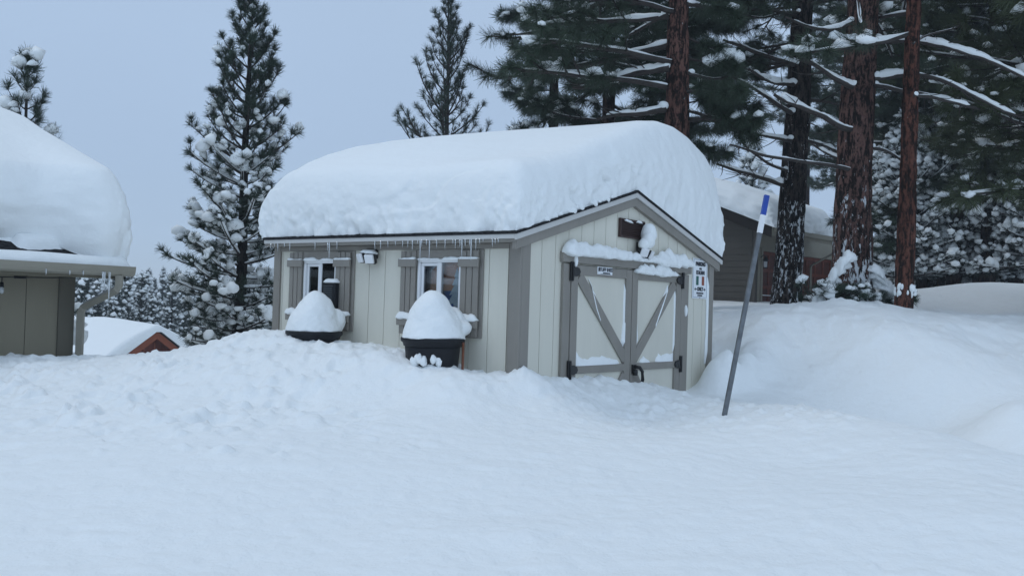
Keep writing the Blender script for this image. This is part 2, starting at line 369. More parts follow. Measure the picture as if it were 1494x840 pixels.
def detail_z(x, y):
    p = np.stack([x, y, np.zeros_like(x)], -1); r = np.hypot(x, y)
    for (a, b, c, rr, hh) in BUMPS: z0b = hh*np.exp(-(((x-a)**2+(y-b)**2)/rr**2)**(1.7 if rr < .4 else 1)); BZ[0] = BZ[0]+z0b if c else z0b
    z = BZ[0] + .030*fbm(p, 1.9, 3, 2)*sstep(3, 7, r) + .045*noise(p*np.array([.6,1.2,1]), 1.5, 91)*sstep(.0,2,x)*sstep(3,5,y)*(1-sstep(8,9.5,y)) + .012*fbm(p*np.array([.7,1.3,1]), .7, 93, 2)*sstep(2.5,4,y) + .006*fbm(p*np.array([1,1.6,1]), .35, 5, 2)
    # clods kicked up on the left and thrown along the crest in front of the doors
    wob = .35*noise(p, .8, 77)
    mL = sstep(5.6, 7.0, y+wob)*(1-sstep(9.0, 9.8, y))*(1-sstep(-2.0, -.4, x+wob*2)); mask2 = sstep(7.3, 8.3, y+wob*.6+.12*x)*(1-sstep(9.6, 10.4, y))*(1-sstep(2.3, 3.2, x))
    n1 = fbm(p, .17, 9, 3, .6); clod = np.clip(n1-.22, 0, 1)
    pit = np.clip(-fbm(p, .2, 23, 2)-.18, 0, 1)
    patch = sstep(-.45, .3, noise(p, .6, 31))
    z = z + mL*patch*(.07*clod - .075*pit) + mask2*(.035*np.clip(fbm(p, .11, 41, 3, .6)-.1, 0, 1)+.012*fbm(p, .06, 43, 2))
    mB = sstep(10.2, 11.4, y)*(1-sstep(14, 16, y))*sstep(1.6, 3, x)
    z = z + mB*(.045*fbm(p, .6, 51, 3)+.035*np.clip(fbm(p, .12, 53, 2)-.25, 0, 1))
    # wind scoured flakes in the foreground
    z = z + .022*np.clip(fbm(p*np.array([.55,1.5,1]), .26, 61, 3)-.36, 0, 1)*sstep(-.2, .4, noise(p, 1.1, 63))*(1-sstep(7, 8.5, y))
    z = z + SCUFF(x, y)
    rough = .0046*fbm(p, .07, 71, 3, .6)*(1-sstep(10, 16, r))
    return z+rough
def axis(lo, hi, step, far, g=1.12):
    a = list(np.arange(lo, hi, step)); s = step; v = a[-1]
    while v < far: s *= g; v += s; a.append(v)
    s = step; v = lo; b = []
    while v > -far: s *= g; v -= s; b.append(v)
    return np.array(b[::-1]+a)
def y_axis():
    a = [2.2]; 
    while a[-1] < 17: a.append(a[-1]+max(.012, .0040*a[-1]))
    s = .08
    while a[-1] < 700: s *= 1.06; a.append(a[-1]+s)
    b = []; s = .03; v = 2.2
    while v > -120: s *= 1.25; v -= s; b.append(v)
    return np.array(b[::-1]+a)
def make_ground():
    xs = axis(-6.4, 7.4, .0215, 500, 1.09); ys = y_axis()
    X, Y = np.meshgrid(xs, ys); Z = base_z(X, Y)+detail_z(X, Y)
    # flare snow up where it has drifted against the shed
    n, m = X.shape; idx = np.arange(n*m).reshape(n, m)
    f = np.stack([idx[:-1,:-1], idx[:-1,1:], idx[1:,1:], idx[1:,:-1]], -1).reshape(-1,4)
    o = link('ground', np.stack([X,Y,Z], -1).reshape(-1,3), f, 0, True, M['snow_ground'])
    tag(o, kind='structure')
make_ground()
def gz(x, y): return float(base_z(np.array([x]), np.array([y]))[0])

# ------------------------------------------------------------------ snow helpers
def snow_cap(name, fr, x0, x1, y0, y1, zb, T, r=(.3,.3,.3,.3), p=2.3, amp=.03, seed=0, nx=150, ny=150, label=None, parent=None, crumb=.03, bulge=(0,0,0,0), lean=0., topamp=.03, holes=None, cat='snow', pits=.0, smooth_profile=False, yshift=None):
    """heap of snow on plan rectangle x0..x1, y0..y1 above zb(x,y); r = rounding (x0,x1,y0,y1 sides)"""
    def line(a, b, ra, rb, n):
        k = int(n*.3); ph = np.linspace(0, math.pi/2, k); da = ra*(1-np.cos(ph))
        db = rb*(1-np.cos(ph)); mid = np.linspace(a+ra, b-rb, n-2*k+2)[1:-1]
        return np.concatenate([a+da, mid, (b-db)[::-1]])
    xs = line(x0, x1, r[0], r[1], nx); ys = line(y0, y1, r[2], r[3], ny)
    def prof(v, a, b, ra, rb):
        ta = np.clip((v-a)/ra, 0, 1); tb = np.clip((b-v)/rb, 0, 1)
        return (1-(1-ta)**p)**(1/p)*(1-(1-tb)**p)**(1/p)
    X, Y = np.meshgrid(xs, ys, indexing='ij')
    h = prof(X, x0, x1, r[0], r[1])*prof(Y, y0, y1, r[2], r[3])
    Tz = T(X, Y) if callable(T) else T
    Yo = Y
    if yshift is not None: Tz = Tz+.47*(-yshift(X))*np.clip(1-(Y-y0)/1.2, 0, 1); Y = Y+yshift(X)*np.clip(1-(Y-y0)/1.2, 0, 1)
    Pn = np.stack([X, Y, np.zeros_like(X)], -1)
    if holes is not None: h = h*holes(X, Y)
    Z = zb(X, Y)+Tz*h
    # plan bulge of the flanks, strongest half way up
    w = np.sin(np.clip(h, 0, 1)*math.pi)
    dxa = np.clip(1-(X-x0)/r[0], 0, 1); dxb = np.clip(1-(x1-X)/r[1], 0, 1); dya = np.clip(1-(Yo-y0)/r[2], 0, 1); dyb = np.clip(1-(y1-Y)/r[3], 0, 1)
    X2 = X - bulge[0]*w*dxa + bulge[1]*w*dxb; Y2 = Y - bulge[2]*w*dya + bulge[3]*w*dyb
    P = np.stack([X2, Y2, Z], -1)
    Nn = np.cross(np.gradient(P, axis=0), np.gradient(P, axis=1)); Nn /= np.linalg.norm(Nn, axis=2)[...,None]+1e-9
    side = 1-np.abs(Nn[...,2]); low = np.clip(1.15-h, 0, 1)*side
    d = topamp*fbm(P, 1.3, seed, 2)*np.clip(h*2, 0, 1) + amp*side*fbm(P, .45, seed+3, 3) + crumb*low*(fbm(P, .13, seed+5, 3, .6)+.6*np.clip(noise(P,.08,seed+8),0,1))
    if pits:
        lo = side*sstep(.95,.35,h)
        lo2 = side*np.clip((Z-zb(X, Y))/.7, 0, 1); m1 = side*(1-sstep(.10,.50,(Z-zb(X, Y))/.75))*(.35+.65*sstep(-.3,.35,fbm(P, .8, seed+41, 2)))
        pn = fbm(P, .075, seed+11, 2); pn2 = fbm(P, .16, seed+13, 2)
        d = d - pits*m1*(np.clip(pn-.30, 0, 1)*sstep(-.2,.3,pn2)*1.3) + .25*pits*m1*fbm(P, .045, seed+19, 2)
        d = d - .020*side*sstep(.42,.5,noise(P*np.array([1,1,1.6]), .5, seed+31))
    P = P+Nn*d[...,None]
    ext = np.stack([X, Y, zb(X, Y)-.01], -1)
    mb = MB(fr); mb.grid(P)
    # underside, so that it is a closed body
    n, m = X.shape; edge = [(i,0) for i in range(n)]+[(n-1,j) for j in range(1,m)]+[(i,m-1) for i in range(n-2,-1,-1)]+[(0,j) for j in range(m-2,0,-1)]
    top = [P[i,j] for i,j in edge]; bot = [ext[i,j] for i,j in edge]; k = len(edge)
    mb.add(top+bot, [(i, k+i, k+(i+1) % k, (i+1) % k) for i in range(k)], 0, True)
    o = mb.build(name, M['snow'], parent)
    if label: tag(o, label, cat)
    return o

def snow_line(mb, pts, w, h, seed=0, n=7, taper=.15, amp=.35, ns=.08, step=.03, off=0., nofr=False, rnd_h=.0):
    """a lumpy strip of snow lying along a polyline; w half width, h height"""
    pts = np.asarray(pts, float); seg = np.linalg.norm(np.diff(pts, axis=0), axis=1); s = np.concatenate([[0], np.cumsum(seg)]); L = s[-1]
    m = max(5, int(L/step)); t = np.linspace(0, L, m); C = np.stack([np.interp(t, s, pts[:,k]) for k in range(3)], -1)
    T = np.gradient(C, axis=0); T /= np.linalg.norm(T, axis=1)[:,None]+1e-9
    U = np.cross(T, [0,0,1.]); U /= np.linalg.norm(U, axis=1)[:,None]+1e-9
    e = np.minimum(t, L-t)/(taper*L+1e-6); e = np.sqrt(np.clip(e, 0.03, 1))
    nse = 1+amp*noise(C+seed*3.1, ns*2.2, seed)+amp*.7*noise(C+seed, ns, seed+1)
    if rnd_h: nse = nse*np.clip(.6+1.2*noise(C, rnd_h, seed+9), .25, 1.4)
    a = np.linspace(-.25*math.pi, 1.25*math.pi, n)
    hh = h*e*nse; ww = w*(.6+.4*e)*(1+.3*(nse-1))
    R = C[:,None,:]+ww[:,None,None]*np.cos(a)[None,:,None]*U[:,None,:]+np.array([0,0,1.])*(hh[:,None]*np.sin(a)[None,:]*np.where(np.sin(a) < 0, .4, 1)[None,:])[...,None]
    if n >= 8:
        D = R-C[:,None,:]; dl = np.linalg.norm(D, axis=2)[...,None]+1e-9; mean = (w+h)/2
        R = R+D/dl*(mean*(.30*fbm(R+seed, max(.035, ns*.5), seed+21, 2)+.16*noise(R, .018+mean*.12, seed+23)))[...,None]
    f = [(i*n+j, i*n+j+1, (i+1)*n+j+1, (i+1)*n+j) for i in range(m-1) for j in range(n-1)]+[(i*n+n-1, i*n, (i+1)*n, (i+1)*n+n-1) for i in range(m-1)]
    f += [tuple(range(n))[::-1], tuple((m-1)*n+j for j in range(n))]
    mb.add(R, f, 0, True)

def ico(sub):
    import bmesh
    bm = bmesh.new(); bmesh.ops.create_icosphere(bm, subdivisions=sub, radius=1.0)
    v = np.array([x.co[:] for x in bm.verts]); f = np.array([[q.index for q in p.verts] for p in bm.faces]); bm.free(); return v, f
ICO1, ICO2, ICO3 = ico(1), ico(2), ico(3)

# ------------------------------------------------------------------ the shed
def rot_pts(c, ang):   # rotation in local x-z plane
    ca, sa = math.cos(ang), math.sin(ang)
    def f(v): v = v.copy(); x = v[:,0]-c[0]; z = v[:,2]-c[1]; v[:,0] = c[0]+x*ca-z*sa; v[:,2] = c[1]+x*sa+z*ca; return v
    return f
RS = .284
def shed_roof_z(x): return 1.168-RS*np.abs(x-W/2)
BASE = -1.75
def siding(mb, axis_, a0, a1, top, bot, openings=(), pitch=.2, face=0., depth=.07, gap=.007, out=-1, start=None):
    """vertical grooved boards; axis_ 'x' -> plane y=face, 'y' -> plane x=face; out = direction of the outside"""
    cuts = []; c = a0 if start is None else start
    while c < a1-.02:
        c2 = min(c+pitch, a1); cuts.append((c+gap/2 if c > a0 else a0, c2-gap/2 if c2 < a1 else a1)); c = c2
    def tp(v): return top(v) if callable(top) else top
    for s0, s1 in cuts:
        xs = sorted(set([s0, s1]+[e for o in openings for e in (o[0], o[1]) if s0 < e < s1]+([W/2] if callable(top) and s0 < W/2 < s1 else [])))
        for p, q in zip(xs[:-1], xs[1:]):
            mid = (p+q)/2; seg = [(bot, None)]
            for o in openings:
                if o[0] < mid < o[1]: seg = [(bot, o[2]), (o[3], None)]
            for z0, z1 in seg:
                za = tp(p) if z1 is None else z1; zc = tp(q) if z1 is None else z1
                poly = [(p, z0), (q, z0), (q, zc), (p, za)]
                if axis_ == 'x': mb.prism(poly, face, face-out*.014, 'y')
                else: mb.prism(poly, face, face-out*.014, 'x')
    # backing sheet seen at the bottom of the grooves
    ops = sorted(openings); xs = sorted(set([a0, a1]+[e for o in ops for e in (o[0], o[1])]+([W/2] if callable(top) else [])))
    for p, q in zip(xs[:-1], xs[1:]):
        mid = (p+q)/2; seg = [(bot, None)]
        for o in ops:
            if o[0] < mid < o[1]: seg = [(bot, o[2]), (o[3], None)]
        for z0, z1 in seg:
            za = tp(p) if z1 is None else z1; zc = tp(q) if z1 is None else z1
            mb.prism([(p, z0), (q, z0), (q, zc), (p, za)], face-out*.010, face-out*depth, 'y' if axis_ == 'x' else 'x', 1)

def text(s, size, loc, fr, mat, parent, sx=1., bold=.0, name='lettering', depth=.002, plane='y'):
    cu = bpy.data.curves.new(name, 'FONT'); cu.body = s; cu.size = size; cu.align_x = 'CENTER'; cu.align_y = 'CENTER'; cu.offset = bold; cu.extrude = depth
    o = bpy.data.objects.new('tmp', cu); COL.objects.link(o); dg = bpy.context.evaluated_depsgraph_get(); dg.update()
    me = o.evaluated_get(dg).to_mesh(); v = np.array([x.co[:] for x in me.vertices]); f = [list(p.vertices) for p in me.polygons]
    bpy.data.objects.remove(o); 
    v2 = np.stack([loc[0]+v[:,0]*sx, loc[1]-v[:,2], loc[2]+v[:,1]], -1)
    mb = MB(fr); mb.add(v2, f); return mb

def make_shed():
    t = thing('storage_shed', SH.p(0,0,BASE), 'cream storage shed with taupe trim, double doors and two shuttered windows', 'shed', SH.rz)
    wt = lambda x: shed_roof_z(x)-.05
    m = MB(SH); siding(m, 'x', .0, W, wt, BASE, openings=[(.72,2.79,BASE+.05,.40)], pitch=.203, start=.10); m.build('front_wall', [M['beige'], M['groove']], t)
    wins = [(2.165,2.632,-.12,.40), (.612,1.122,-.12,.405)]
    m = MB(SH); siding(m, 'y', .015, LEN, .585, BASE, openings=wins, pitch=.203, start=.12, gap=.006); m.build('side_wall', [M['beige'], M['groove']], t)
    m = MB(SH); m.prism([(0.07,BASE),(W-.07,BASE),(W-.07,wt(W)-.02),(W/2,wt(W/2)-.03),(0.07,wt(0)-.02)], LEN-.05, LEN, 'y'); m.build('rear_wall', M['beige'], t)
    m = MB(SH); m.box(W-.014, W, .015, LEN-.055, BASE, .575); m.build('side_wall', M['beige'], t)
    m = MB(SH); m.box(.08,W-.03,.09,LEN-.07,-1.35,-1.3); m.box(.02+.06, W-.03, 1.55, 1.6, -1.28, .5); m.build('floor_and_partition', M['dark'], t)
    # corner boards
    m = MB(SH); m.box(-.024,-.002,-.024,.095,BASE,.582); m.box(0,.115,-.024,-.002,BASE,.60); m.build('corner_trim', M['taupe'], t, .003)
    m = MB(SH); m.box(-.024,-.002,LEN-.075,LEN+.02,BASE,.582); m.build('corner_trim', M['taupe'], t, .003)
    m = MB(SH); m.box(W-.085,W+.022,-.024,-.002,BASE,.60); m.box(W+.002,W+.022,0,.09,BASE,.58); m.build('corner_trim', M['taupe'], t, .003)
    # frieze board under the eave
    m = MB(SH); m.box(-.022,-.003,.1,LEN-.08,.490,.533); m.build('frieze_board', M['taupe'], t, .002)
    # roof deck with shingles
    for sgn in (-1, 1):
        m = MB(SH); xe = W/2+sgn*(W/2+.158); ze = shed_roof_z(xe)
        m.prism([(W/2,1.168),(xe,ze),(xe,ze-.022),(W/2,1.143)], -.072, LEN+.04, 'y'); m.build('roof', M['shingle'], t)
    # rakes: pale drip edge and taupe board, one pair each side
    for sgn in (-1, 1):
        xe = W/2+sgn*(W/2+.148); ze = shed_roof_z(xe)
        m = MB(SH); m.prism([(W/2,1.143),(xe,ze-.025),(xe,ze-.072),(W/2,1.096)], -.064, -.046, 'y'); m.build('drip_edge', M['drip'], t)
        xe2 = W/2+sgn*(W/2+.12); ze2 = shed_roof_z(xe2)
        m = MB(SH); m.prism([(W/2,1.095),(xe2,ze2-.074),(xe2,ze2-.155),(W/2,1.012)], -.045, -.003, 'y'); m.build('rake_trim', M['taupe'], t)
    m = MB(SH); m.box(-.150,-.134,-.045,LEN+.03,.560,.600); m.build('fascia', M['drip'], t, .003)
    m = MB(SH); m.box(W+.134,W+.150,-.045,LEN+.03,.560,.600); m.build('fascia', M['drip'], t, .003)
    m = MB(SH); m.box(-.132,-.003,-.040,LEN+.03,.535,.560); m.build('soffit', M['taupe'], t)
    # doorway frame
    MB(SH).box(.60,.71,-.03,-.003,BASE+.05,.40).build('door_jamb', M['taupe'], t, .003); MB(SH).box(2.80,2.965,-.03,-.003,BASE+.05,.40).build('door_jamb', M['taupe'], t, .003)
    m = MB(SH); m.box(.572,3.0,-.042,-.003,.412,.502); m.build('door_header', M['taupe'], t, .003)
    # doors
    zb, zt = BASE+.12, .395; r0, r1 = -.572, -.502
    for k, (x0, x1) in enumerate(((.722,1.772),(1.784,2.79))):
        m = MB(SH); m.box(x0,x1,-.012,.02,zb,zt); d = m.build('door', M['door'], t)
        sw = .105; hinge_left = (k == 0)
        so, si = (x0, x1) if hinge_left else (x1, x0); q = 1 if hinge_left else -1
        y0, y1 = -.034, -.013
        for a, b in ((x0, x0+sw), (x1-sw, x1)): MB(SH).box(a,b,y0,y1,zb,zt).build('stile', M['taupe'], d, .003)
        for a, b in ((zt-.088,zt),(r0,r1),(zb,zb+.08)): MB(SH).box(x0+sw+.001,x1-sw-.001,y0+.001,y1,a,b).build('rail', M['taupe'], d, .003)
        # braces meeting at the middle of the doorway: from the outer top to the inner middle rail, and mirrored below
        bw = .055
        def brace(pa, pb):
            pa = np.array(pa); pb = np.array(pb); L_ = math.hypot(*(pb-pa)); nn = np.array([-(pb-pa)[1], (pb-pa)[0]])/L_*bw
            mm = MB(SH); mm.prism([tuple(pa+nn), tuple(pb+nn), tuple(pb-nn), tuple(pa-nn)], y0+.003, y1, 'y'); return mm
        xo = so+q*(sw+.03); xi = si-q*(sw-.02)
        brace((xo, zt-.10), (xi, r1+.045)).build('brace', M['taupe'], d, .002)
        brace((xi, r0-.045), (xo, zb+.1)).build('brace', M['taupe'], d, .002)
        # strap hinges
        for zh in (.335, -.535, -1.4):
            h = MB(SH); xh = so-q*.004
            h.box(min(xh-q*.035,xh+q*.015),max(xh-q*.035,xh+q*.015),-.05,-.0345,zh-.085,zh+.085)
            h.box(min(xh+q*.012,xh+q*.06),max(xh+q*.012,xh+q*.06),-.051,-.0355,zh-.042,zh+.042)
            h.prism([(xh+q*.06,zh-.042),(xh+q*.105,zh-.03),(xh+q*.125,zh),(xh+q*.105,zh+.03),(xh+q*.06,zh+.042)],-.05,-.0355,'y')
            h.tube([(xh-q*.004,-.052,zh-.08),(xh-q*.004,-.052,zh+.08)], .011, 10)
            h.build('hinge', M['black'], d, .002)
        if k == 1:
            h = MB(SH); h.box(1.80,1.87,-.05,-.035,-.60,-.515)
            h.tube([(1.835,-.05,-.535),(1.87,-.085,-.54),(1.90,-.10,-.58),(1.91,-.10,-.66),(1.905,-.085,-.73),(1.90,-.04,-.76)], [.016,.018,.017,.017,.016,.013], 10)
            h.lathe((1.833,-.06,-.59),[(0.0,-.03),(.022,-.028),(.026,0),(.022,.028),(0,.03)],14); h.build('handle', M['black'], d)
        if k == 0:
            h = MB(SH); h.box(1.132,1.392,-.041,-.0345,.328,.398); pl = h.build('name_plate', M['whitepaint'], d, .002)
            text('TUFF SHED', .045, (1.285,-.042,.372), SH, M['ink'], pl, 1.0, .0015).build('lettering', M['ink'], pl)
            text('TUFFSHED.COM', .014, (1.285,-.042,.342), SH, M['ink'], pl, 1.2, .0004).build('lettering', M['ink'], pl)
            h = MB(SH); h.prism([(1.143,.385),(1.158,.394),(1.173,.385),(1.173,.356),(1.143,.356)],-.044,-.042,'y'); h.prism([(1.18,.336),(1.36,.336),(1.36,.333),(1.18,.333)],-.043,-.0415,'y'); h.build('emblem', M['ink'], pl)
    # gable vent
    m = MB(SH); m.box(1.535,2.0,-.03,-.003,.70,.715); m.box(1.535,2.0,-.03,-.003,.865,.88); m.box(1.535,1.55,-.03,-.003,.715,.865); m.box(1.985,2.0,-.03,-.003,.715,.865); m.box(1.551,1.984,-.010,-.003,.716,.864)
    v = m.build('gable_vent', M['brown'], t)
    m = MB(SH)
    for i in range(8): z = .722+i*.018; m.prism([(-.026,z),(-.012,z+.012),(-.012,z+.015),(-.026,z+.003)], 1.552,1.983,'x')
    m.build('louvre', M['brown'], v)
    # windows with shutters
    for wi, (a0, a1, z0, z1) in enumerate(wins):
        m = MB(SH); fw = .03
        for q in ((a0,a1,z1-fw,z1),(a0,a1,z0,z0+fw),(a0,a0+fw,z0+fw,z1-fw),(a1-fw,a1,z0+fw,z1-fw)): m.box(-.022,.02,q[0]+.001,q[1]-.001,q[2]+.001,q[3]-.001)
        mid = (a0+a1)/2; m.box(-.018,.02,mid-.022,mid+.022,z0+fw+.001,z1-fw-.001)
        # inner sash of the far half
        for q in ((mid+.023,a1-fw-.001,z1-fw-.03,z1-fw-.001),(mid+.023,mid+.045,z0+fw,z1-fw-.031),(a1-fw-.028,a1-fw-.001,z0+fw,z1-fw-.031)): m.box(.0,.016,*q)
        w = m.build('window', M['white'], t, .002)
        m = MB(SH); m.box(.004,.008,mid+.03,a1-fw-.01,z0+fw,z1-fw-.01); m.build('pane', M['glass'], w)
        m = MB(SH); m.box(-.008,-.004,a0+fw,mid-.023,z0+fw,z1-fw); m.build('pane', M['glass'], w)
        # header board behind the shutters' tops
        m = MB(SH); m.box(-.026,-.003,a0-.02,a1+.02,z1+.004,.487); m.build('window_header', M['taupe'], t, .002)
        m = MB(SH); m.box(-.016,-.003,a0-.235,a0-.001,-.27,.487); m.build('casing_board', M['taupe'], t, .002)
        for s0, s1 in ((a1+.003,a1+.19),(a0-.205,a0-.003)):
            sh = MB(SH); n = 3; wd = (s1-s0)/n
            for i in range(n): sh.box(-.043,-.027,s0+i*wd+.004,s0+(i+1)*wd-.004,-.262+.0*i,.475)
            s = sh.build('shutter', M['taupe'], t, .002)
            for zz in (.335,-.187): MB(SH).box(-.066,-.044,s0-.012,s1+.012,zz,zz+.072).build('batten', M['taupe'], s, .003)
    return t
shed = make_shed()

# things hung in the windows
def make_tapestry():
    # flat cloth inside the near window: orange sky over blue water with a pale zigzag conifer
    t = thing('window_tapestry', SH.p(.07,.75,-.1), 'orange and blue cloth with a pale zigzag conifer hung inside the nearer window', 'tapestry', SH.rz)
    x = .055
    m = MB(SH); m.box(x,x+.004,.60,1.13,-.1,.39); m.build('cloth', M['tap_blue'], t)
    m = MB(SH)
    pts = [(.80+.30*math.cos(a), .12+.27*math.sin(a)) for a in np.linspace(0, 2*math.pi, 40, endpoint=False)]
    m.prism([(max(.602,min(1.128,p[0])), max(.13,p[1])) for p in pts if p[1] >= .12], x-.004, x-.001, 'x'); m.build('sky_patch', M['tap_or'], t)
    m = MB(SH)
    for k in range(40):
        a0 = 2*math.pi*k/40; a1 = 2*math.pi*(k+1)/40
        q = [(.80+r*math.cos(a), .12+r*.9*math.sin(a)) for a, r in ((a0,.30),(a1,.30),(a1,.318),(a0,.318))]
        if all(.602 < p[0] < 1.128 and -.1 < p[1] < .39 for p in q): m.prism(q, x-.006, x-.0035, 'x')
    m.build('ring', M['tap_grey'], t)
    m = MB(SH); cx = .70
    half = [(0,.335),(.035,.25),(.018,.255),(.062,.175),(.035,.18),(.095,.09),(.055,.10),(.13,.0),(.05,.02),(.02,-.06)]
    poly = [(cx+a+.05*(b), b) for a, b in half]+[(cx-a+.05*b, b-.03) for a, b in half[::-1][:-1]]
    m.prism(poly, x-.009, x-.0065, 'x'); m.build('conifer_motif', M['tap_grey'], t)
M['tap_blue'] = mk('tapestry blue', (.03,.13,.42), .8, var=.3, vscale=8)
M['tap_or'] = mk('tapestry orange', (.65,.26,.13), .8, var=.3, vscale=8)
M['tap_grey'] = mk('tapestry grey', (.62,.70,.74), .8)
make_tapestry()
def make_ac():
    t = thing('air_conditioner', SH.p(-.02,2.27,-.02), 'black louvred unit sticking out of the farther window above the snow mound', 'air conditioner', SH.rz)
    m = MB(SH); m.box(-.10,.03,2.10,2.27,-.06,.185); b = m.build('housing', M['plastic'], t, .012)
    m = MB(SH)
    for i in range(9): m.box(-.108,-.101,2.125,2.245,-.035+i*.02,-.027+i*.02)
    m.build('grille', mk('grey louvre', (.07,.08,.09), .5), t)
    m = MB(SH); m.box(-.106,-.101,2.12,2.25,.147,.153); m.build('badge', M['galv'], t)
    s = MB(SH); snow_line(s, [(-.05,2.09,.188),(-.05,2.28,.188)], .05, .035, 3, taper=.08); tag(s.build('snow_strip', M['snow']), 'small strip of snow on top of the black louvred unit in the farther window', 'snow')
make_ac()

# wall floodlights
def lamp(c, out, along, label, heads):
    """out/along: local unit vectors (away from the wall, along the wall)"""
    out = np.array(out, float); al = np.array(along, float); up = np.array([0,0,1.]); c = np.array(c, float)
    t = thing('flood_light', SH.p(*(c-up*.07)), label, 'wall light', SH.rz)
    def bx(m, ce, so, sa, su, tilt=0., yaw=0.):
        o2 = out*math.cos(yaw)+al*math.sin(yaw); a2 = al*math.cos(yaw)-out*math.sin(yaw)
        o3 = o2*math.cos(tilt)-up*math.sin(tilt); u3 = up*math.cos(tilt)+o2*math.sin(tilt); V = []
        for i in (-1,1):
            for j in (-1,1):
                for k in (-1,1): V.append(ce+o3*so*i+a2*sa*j+u3*su*k)
        m.add(V, [(0,1,3,2),(4,6,7,5),(0,4,5,1),(2,3,7,6),(0,2,6,4),(1,5,7,3)])
    m = MB(SH); bx(m, c+out*.02+up*.03, .017,.062,.045); m.build('base_plate', M['black'], t, .004)
    for i, (da, dz, yaw, tilt) in enumerate(heads):
        ce = c+out*.10+al*da+up*dz
        m = MB(SH); bx(m, ce-out*.018, .02,.05,.046,tilt,yaw); h = m.build('lamp_head', M['black'], t, .008)
        m = MB(SH); bx(m, ce+(out*math.cos(yaw)+al*math.sin(yaw))*.008*math.cos(tilt)-up*.008*math.sin(tilt)+out*.002, .012,.046,.042,tilt,yaw); m.build('lens', M['white'], h, .006)
        m = MB(SH); m.tube([c+out*.03+up*.02, ce-out*.02], .012, 8); m.build('arm', M['black'], h)
    return t
lamp((-.005,1.69,.425), (-1,0,0), (0,1,0), 'twin headed white floodlight on the window wall between the two windows', [(.065,-.01,.35,.35),(-.05,-.02,-.3,.4)])
m = MB(SH); snow_line(m, [(-.06,1.60,.455),(-.065,1.79,.465)], .045, .03, 5, taper=.2); tag(m.build('snow_strip', M['snow']), 'thin strip of snow on top of the floodlight between the windows', 'snow')
lamp((1.93,-.005,.60), (0,-1,0), (1,0,0), 'floodlight under the gable peak, nearly buried in a lump of snow', [(-.075,-.03,-.4,.5),(.06,-.045,.35,.45)])
def blob(fr, c, r, seed, sub=ICO3, amp=.18, ns=.12):
    v, f = sub; P = v*np.array(r); n = fbm(P+np.array(c)+seed, ns, seed, 2); P = P*(1+amp*n)[:,None]+np.array(c)
    return P, f
m = MB(SH)
for c, r, s in (((1.965,-.085,.750),(.082,.075,.115),1),((1.925,-.11,.685),(.085,.075,.085),2),((1.865,-.10,.645),(.055,.06,.065),4)):
    P, f = blob(SH, c, r, s); m.add(P, f, 0, True)
tag(m.build('snow_lump', M['snow']), 'tall lump of snow sitting on the floodlight below the gable peak', 'snow')
m = MB(SH)
snow_line(m, [(1.60,-.03,.865),(1.75,-.035,.845)], .016,.02,8); snow_line(m, [(1.83,-.03,.865),(1.93,-.03,.86)], .02,.024,9)
tag(m.build('snow_strip', M['snow']), 'small bits of snow caught on the brown louvred gable vent', 'snow')

# snow lodged on door header, rails and braces
m = MB(SH)
snow_line(m, [(.57,-.05,.497),(1.2,-.055,.50),(1.7,-.055,.50)], .055,.088,11, taper=.04, amp=.25, ns=.2, n=18, step=.014)
snow_line(m, [(1.66,-.05,.50),(2.1,-.05,.50),(2.35,-.05,.50)], .05,.055,12, taper=.2, amp=.25, ns=.12, n=18, step=.014)
snow_line(m, [(2.15,-.05,.50),(2.5,-.05,.50),(3.0,-.05,.50)], .05,.115,13, taper=.25, amp=.3, ns=.12, n=18, step=.014)
tag(m.build('snow_ledge', M['snow']), 'long lumpy ledge of snow on the taupe header above the double doors', 'snow')
m = MB(SH); snow_line(m, [(1.80,-.05,.385),(2.2,-.055,.385),(2.68,-.05,.385)], .035,.075,14, taper=.35, amp=.3, ns=.1, n=18, step=.014)
tag(m.build('snow_ledge', M['snow']), 'short lumpy ledge of snow along the top edge of the right shed door', 'snow')
def stuck(mb, poly, th, y=-.012, seed=0, n=9):
    """thin patch of wind packed snow on the door face: polygon strip between two polylines, domed"""
    a = np.array(poly[0], float); b = np.array(poly[1], float); k = 26; t = np.linspace(0, 1, k)
    A = np.stack([np.interp(t, np.linspace(0,1,len(a)), a[:,i]) for i in (0,1)], -1); Bq = np.stack([np.interp(t, np.linspace(0,1,len(b)), b[:,i]) for i in (0,1)], -1)
    q = np.linspace(0, 1, n)[None,:,None]
    nn = noise(np.stack([A[:,0]*9, A[:,1]*9, t*0], -1), 1, seed)*.22+noise(np.stack([A[:,0]*30, A[:,1]*30, t*0], -1), 1, seed+2)*.15
    Bq = A+(Bq-A)*(1+nn)[:,None]
    G = A[:,None,:]*(1-q)+Bq[:,None,:]*q; d = th*np.sin(q[...,0]*math.pi*.5+math.pi*.5)**.6*np.minimum(1, 8*np.minimum(t, 1-t)+.05)[:,None]
    P = np.stack([G[...,0], y-np.nan_to_num(d), G[...,1]], -1); mb.grid(P)
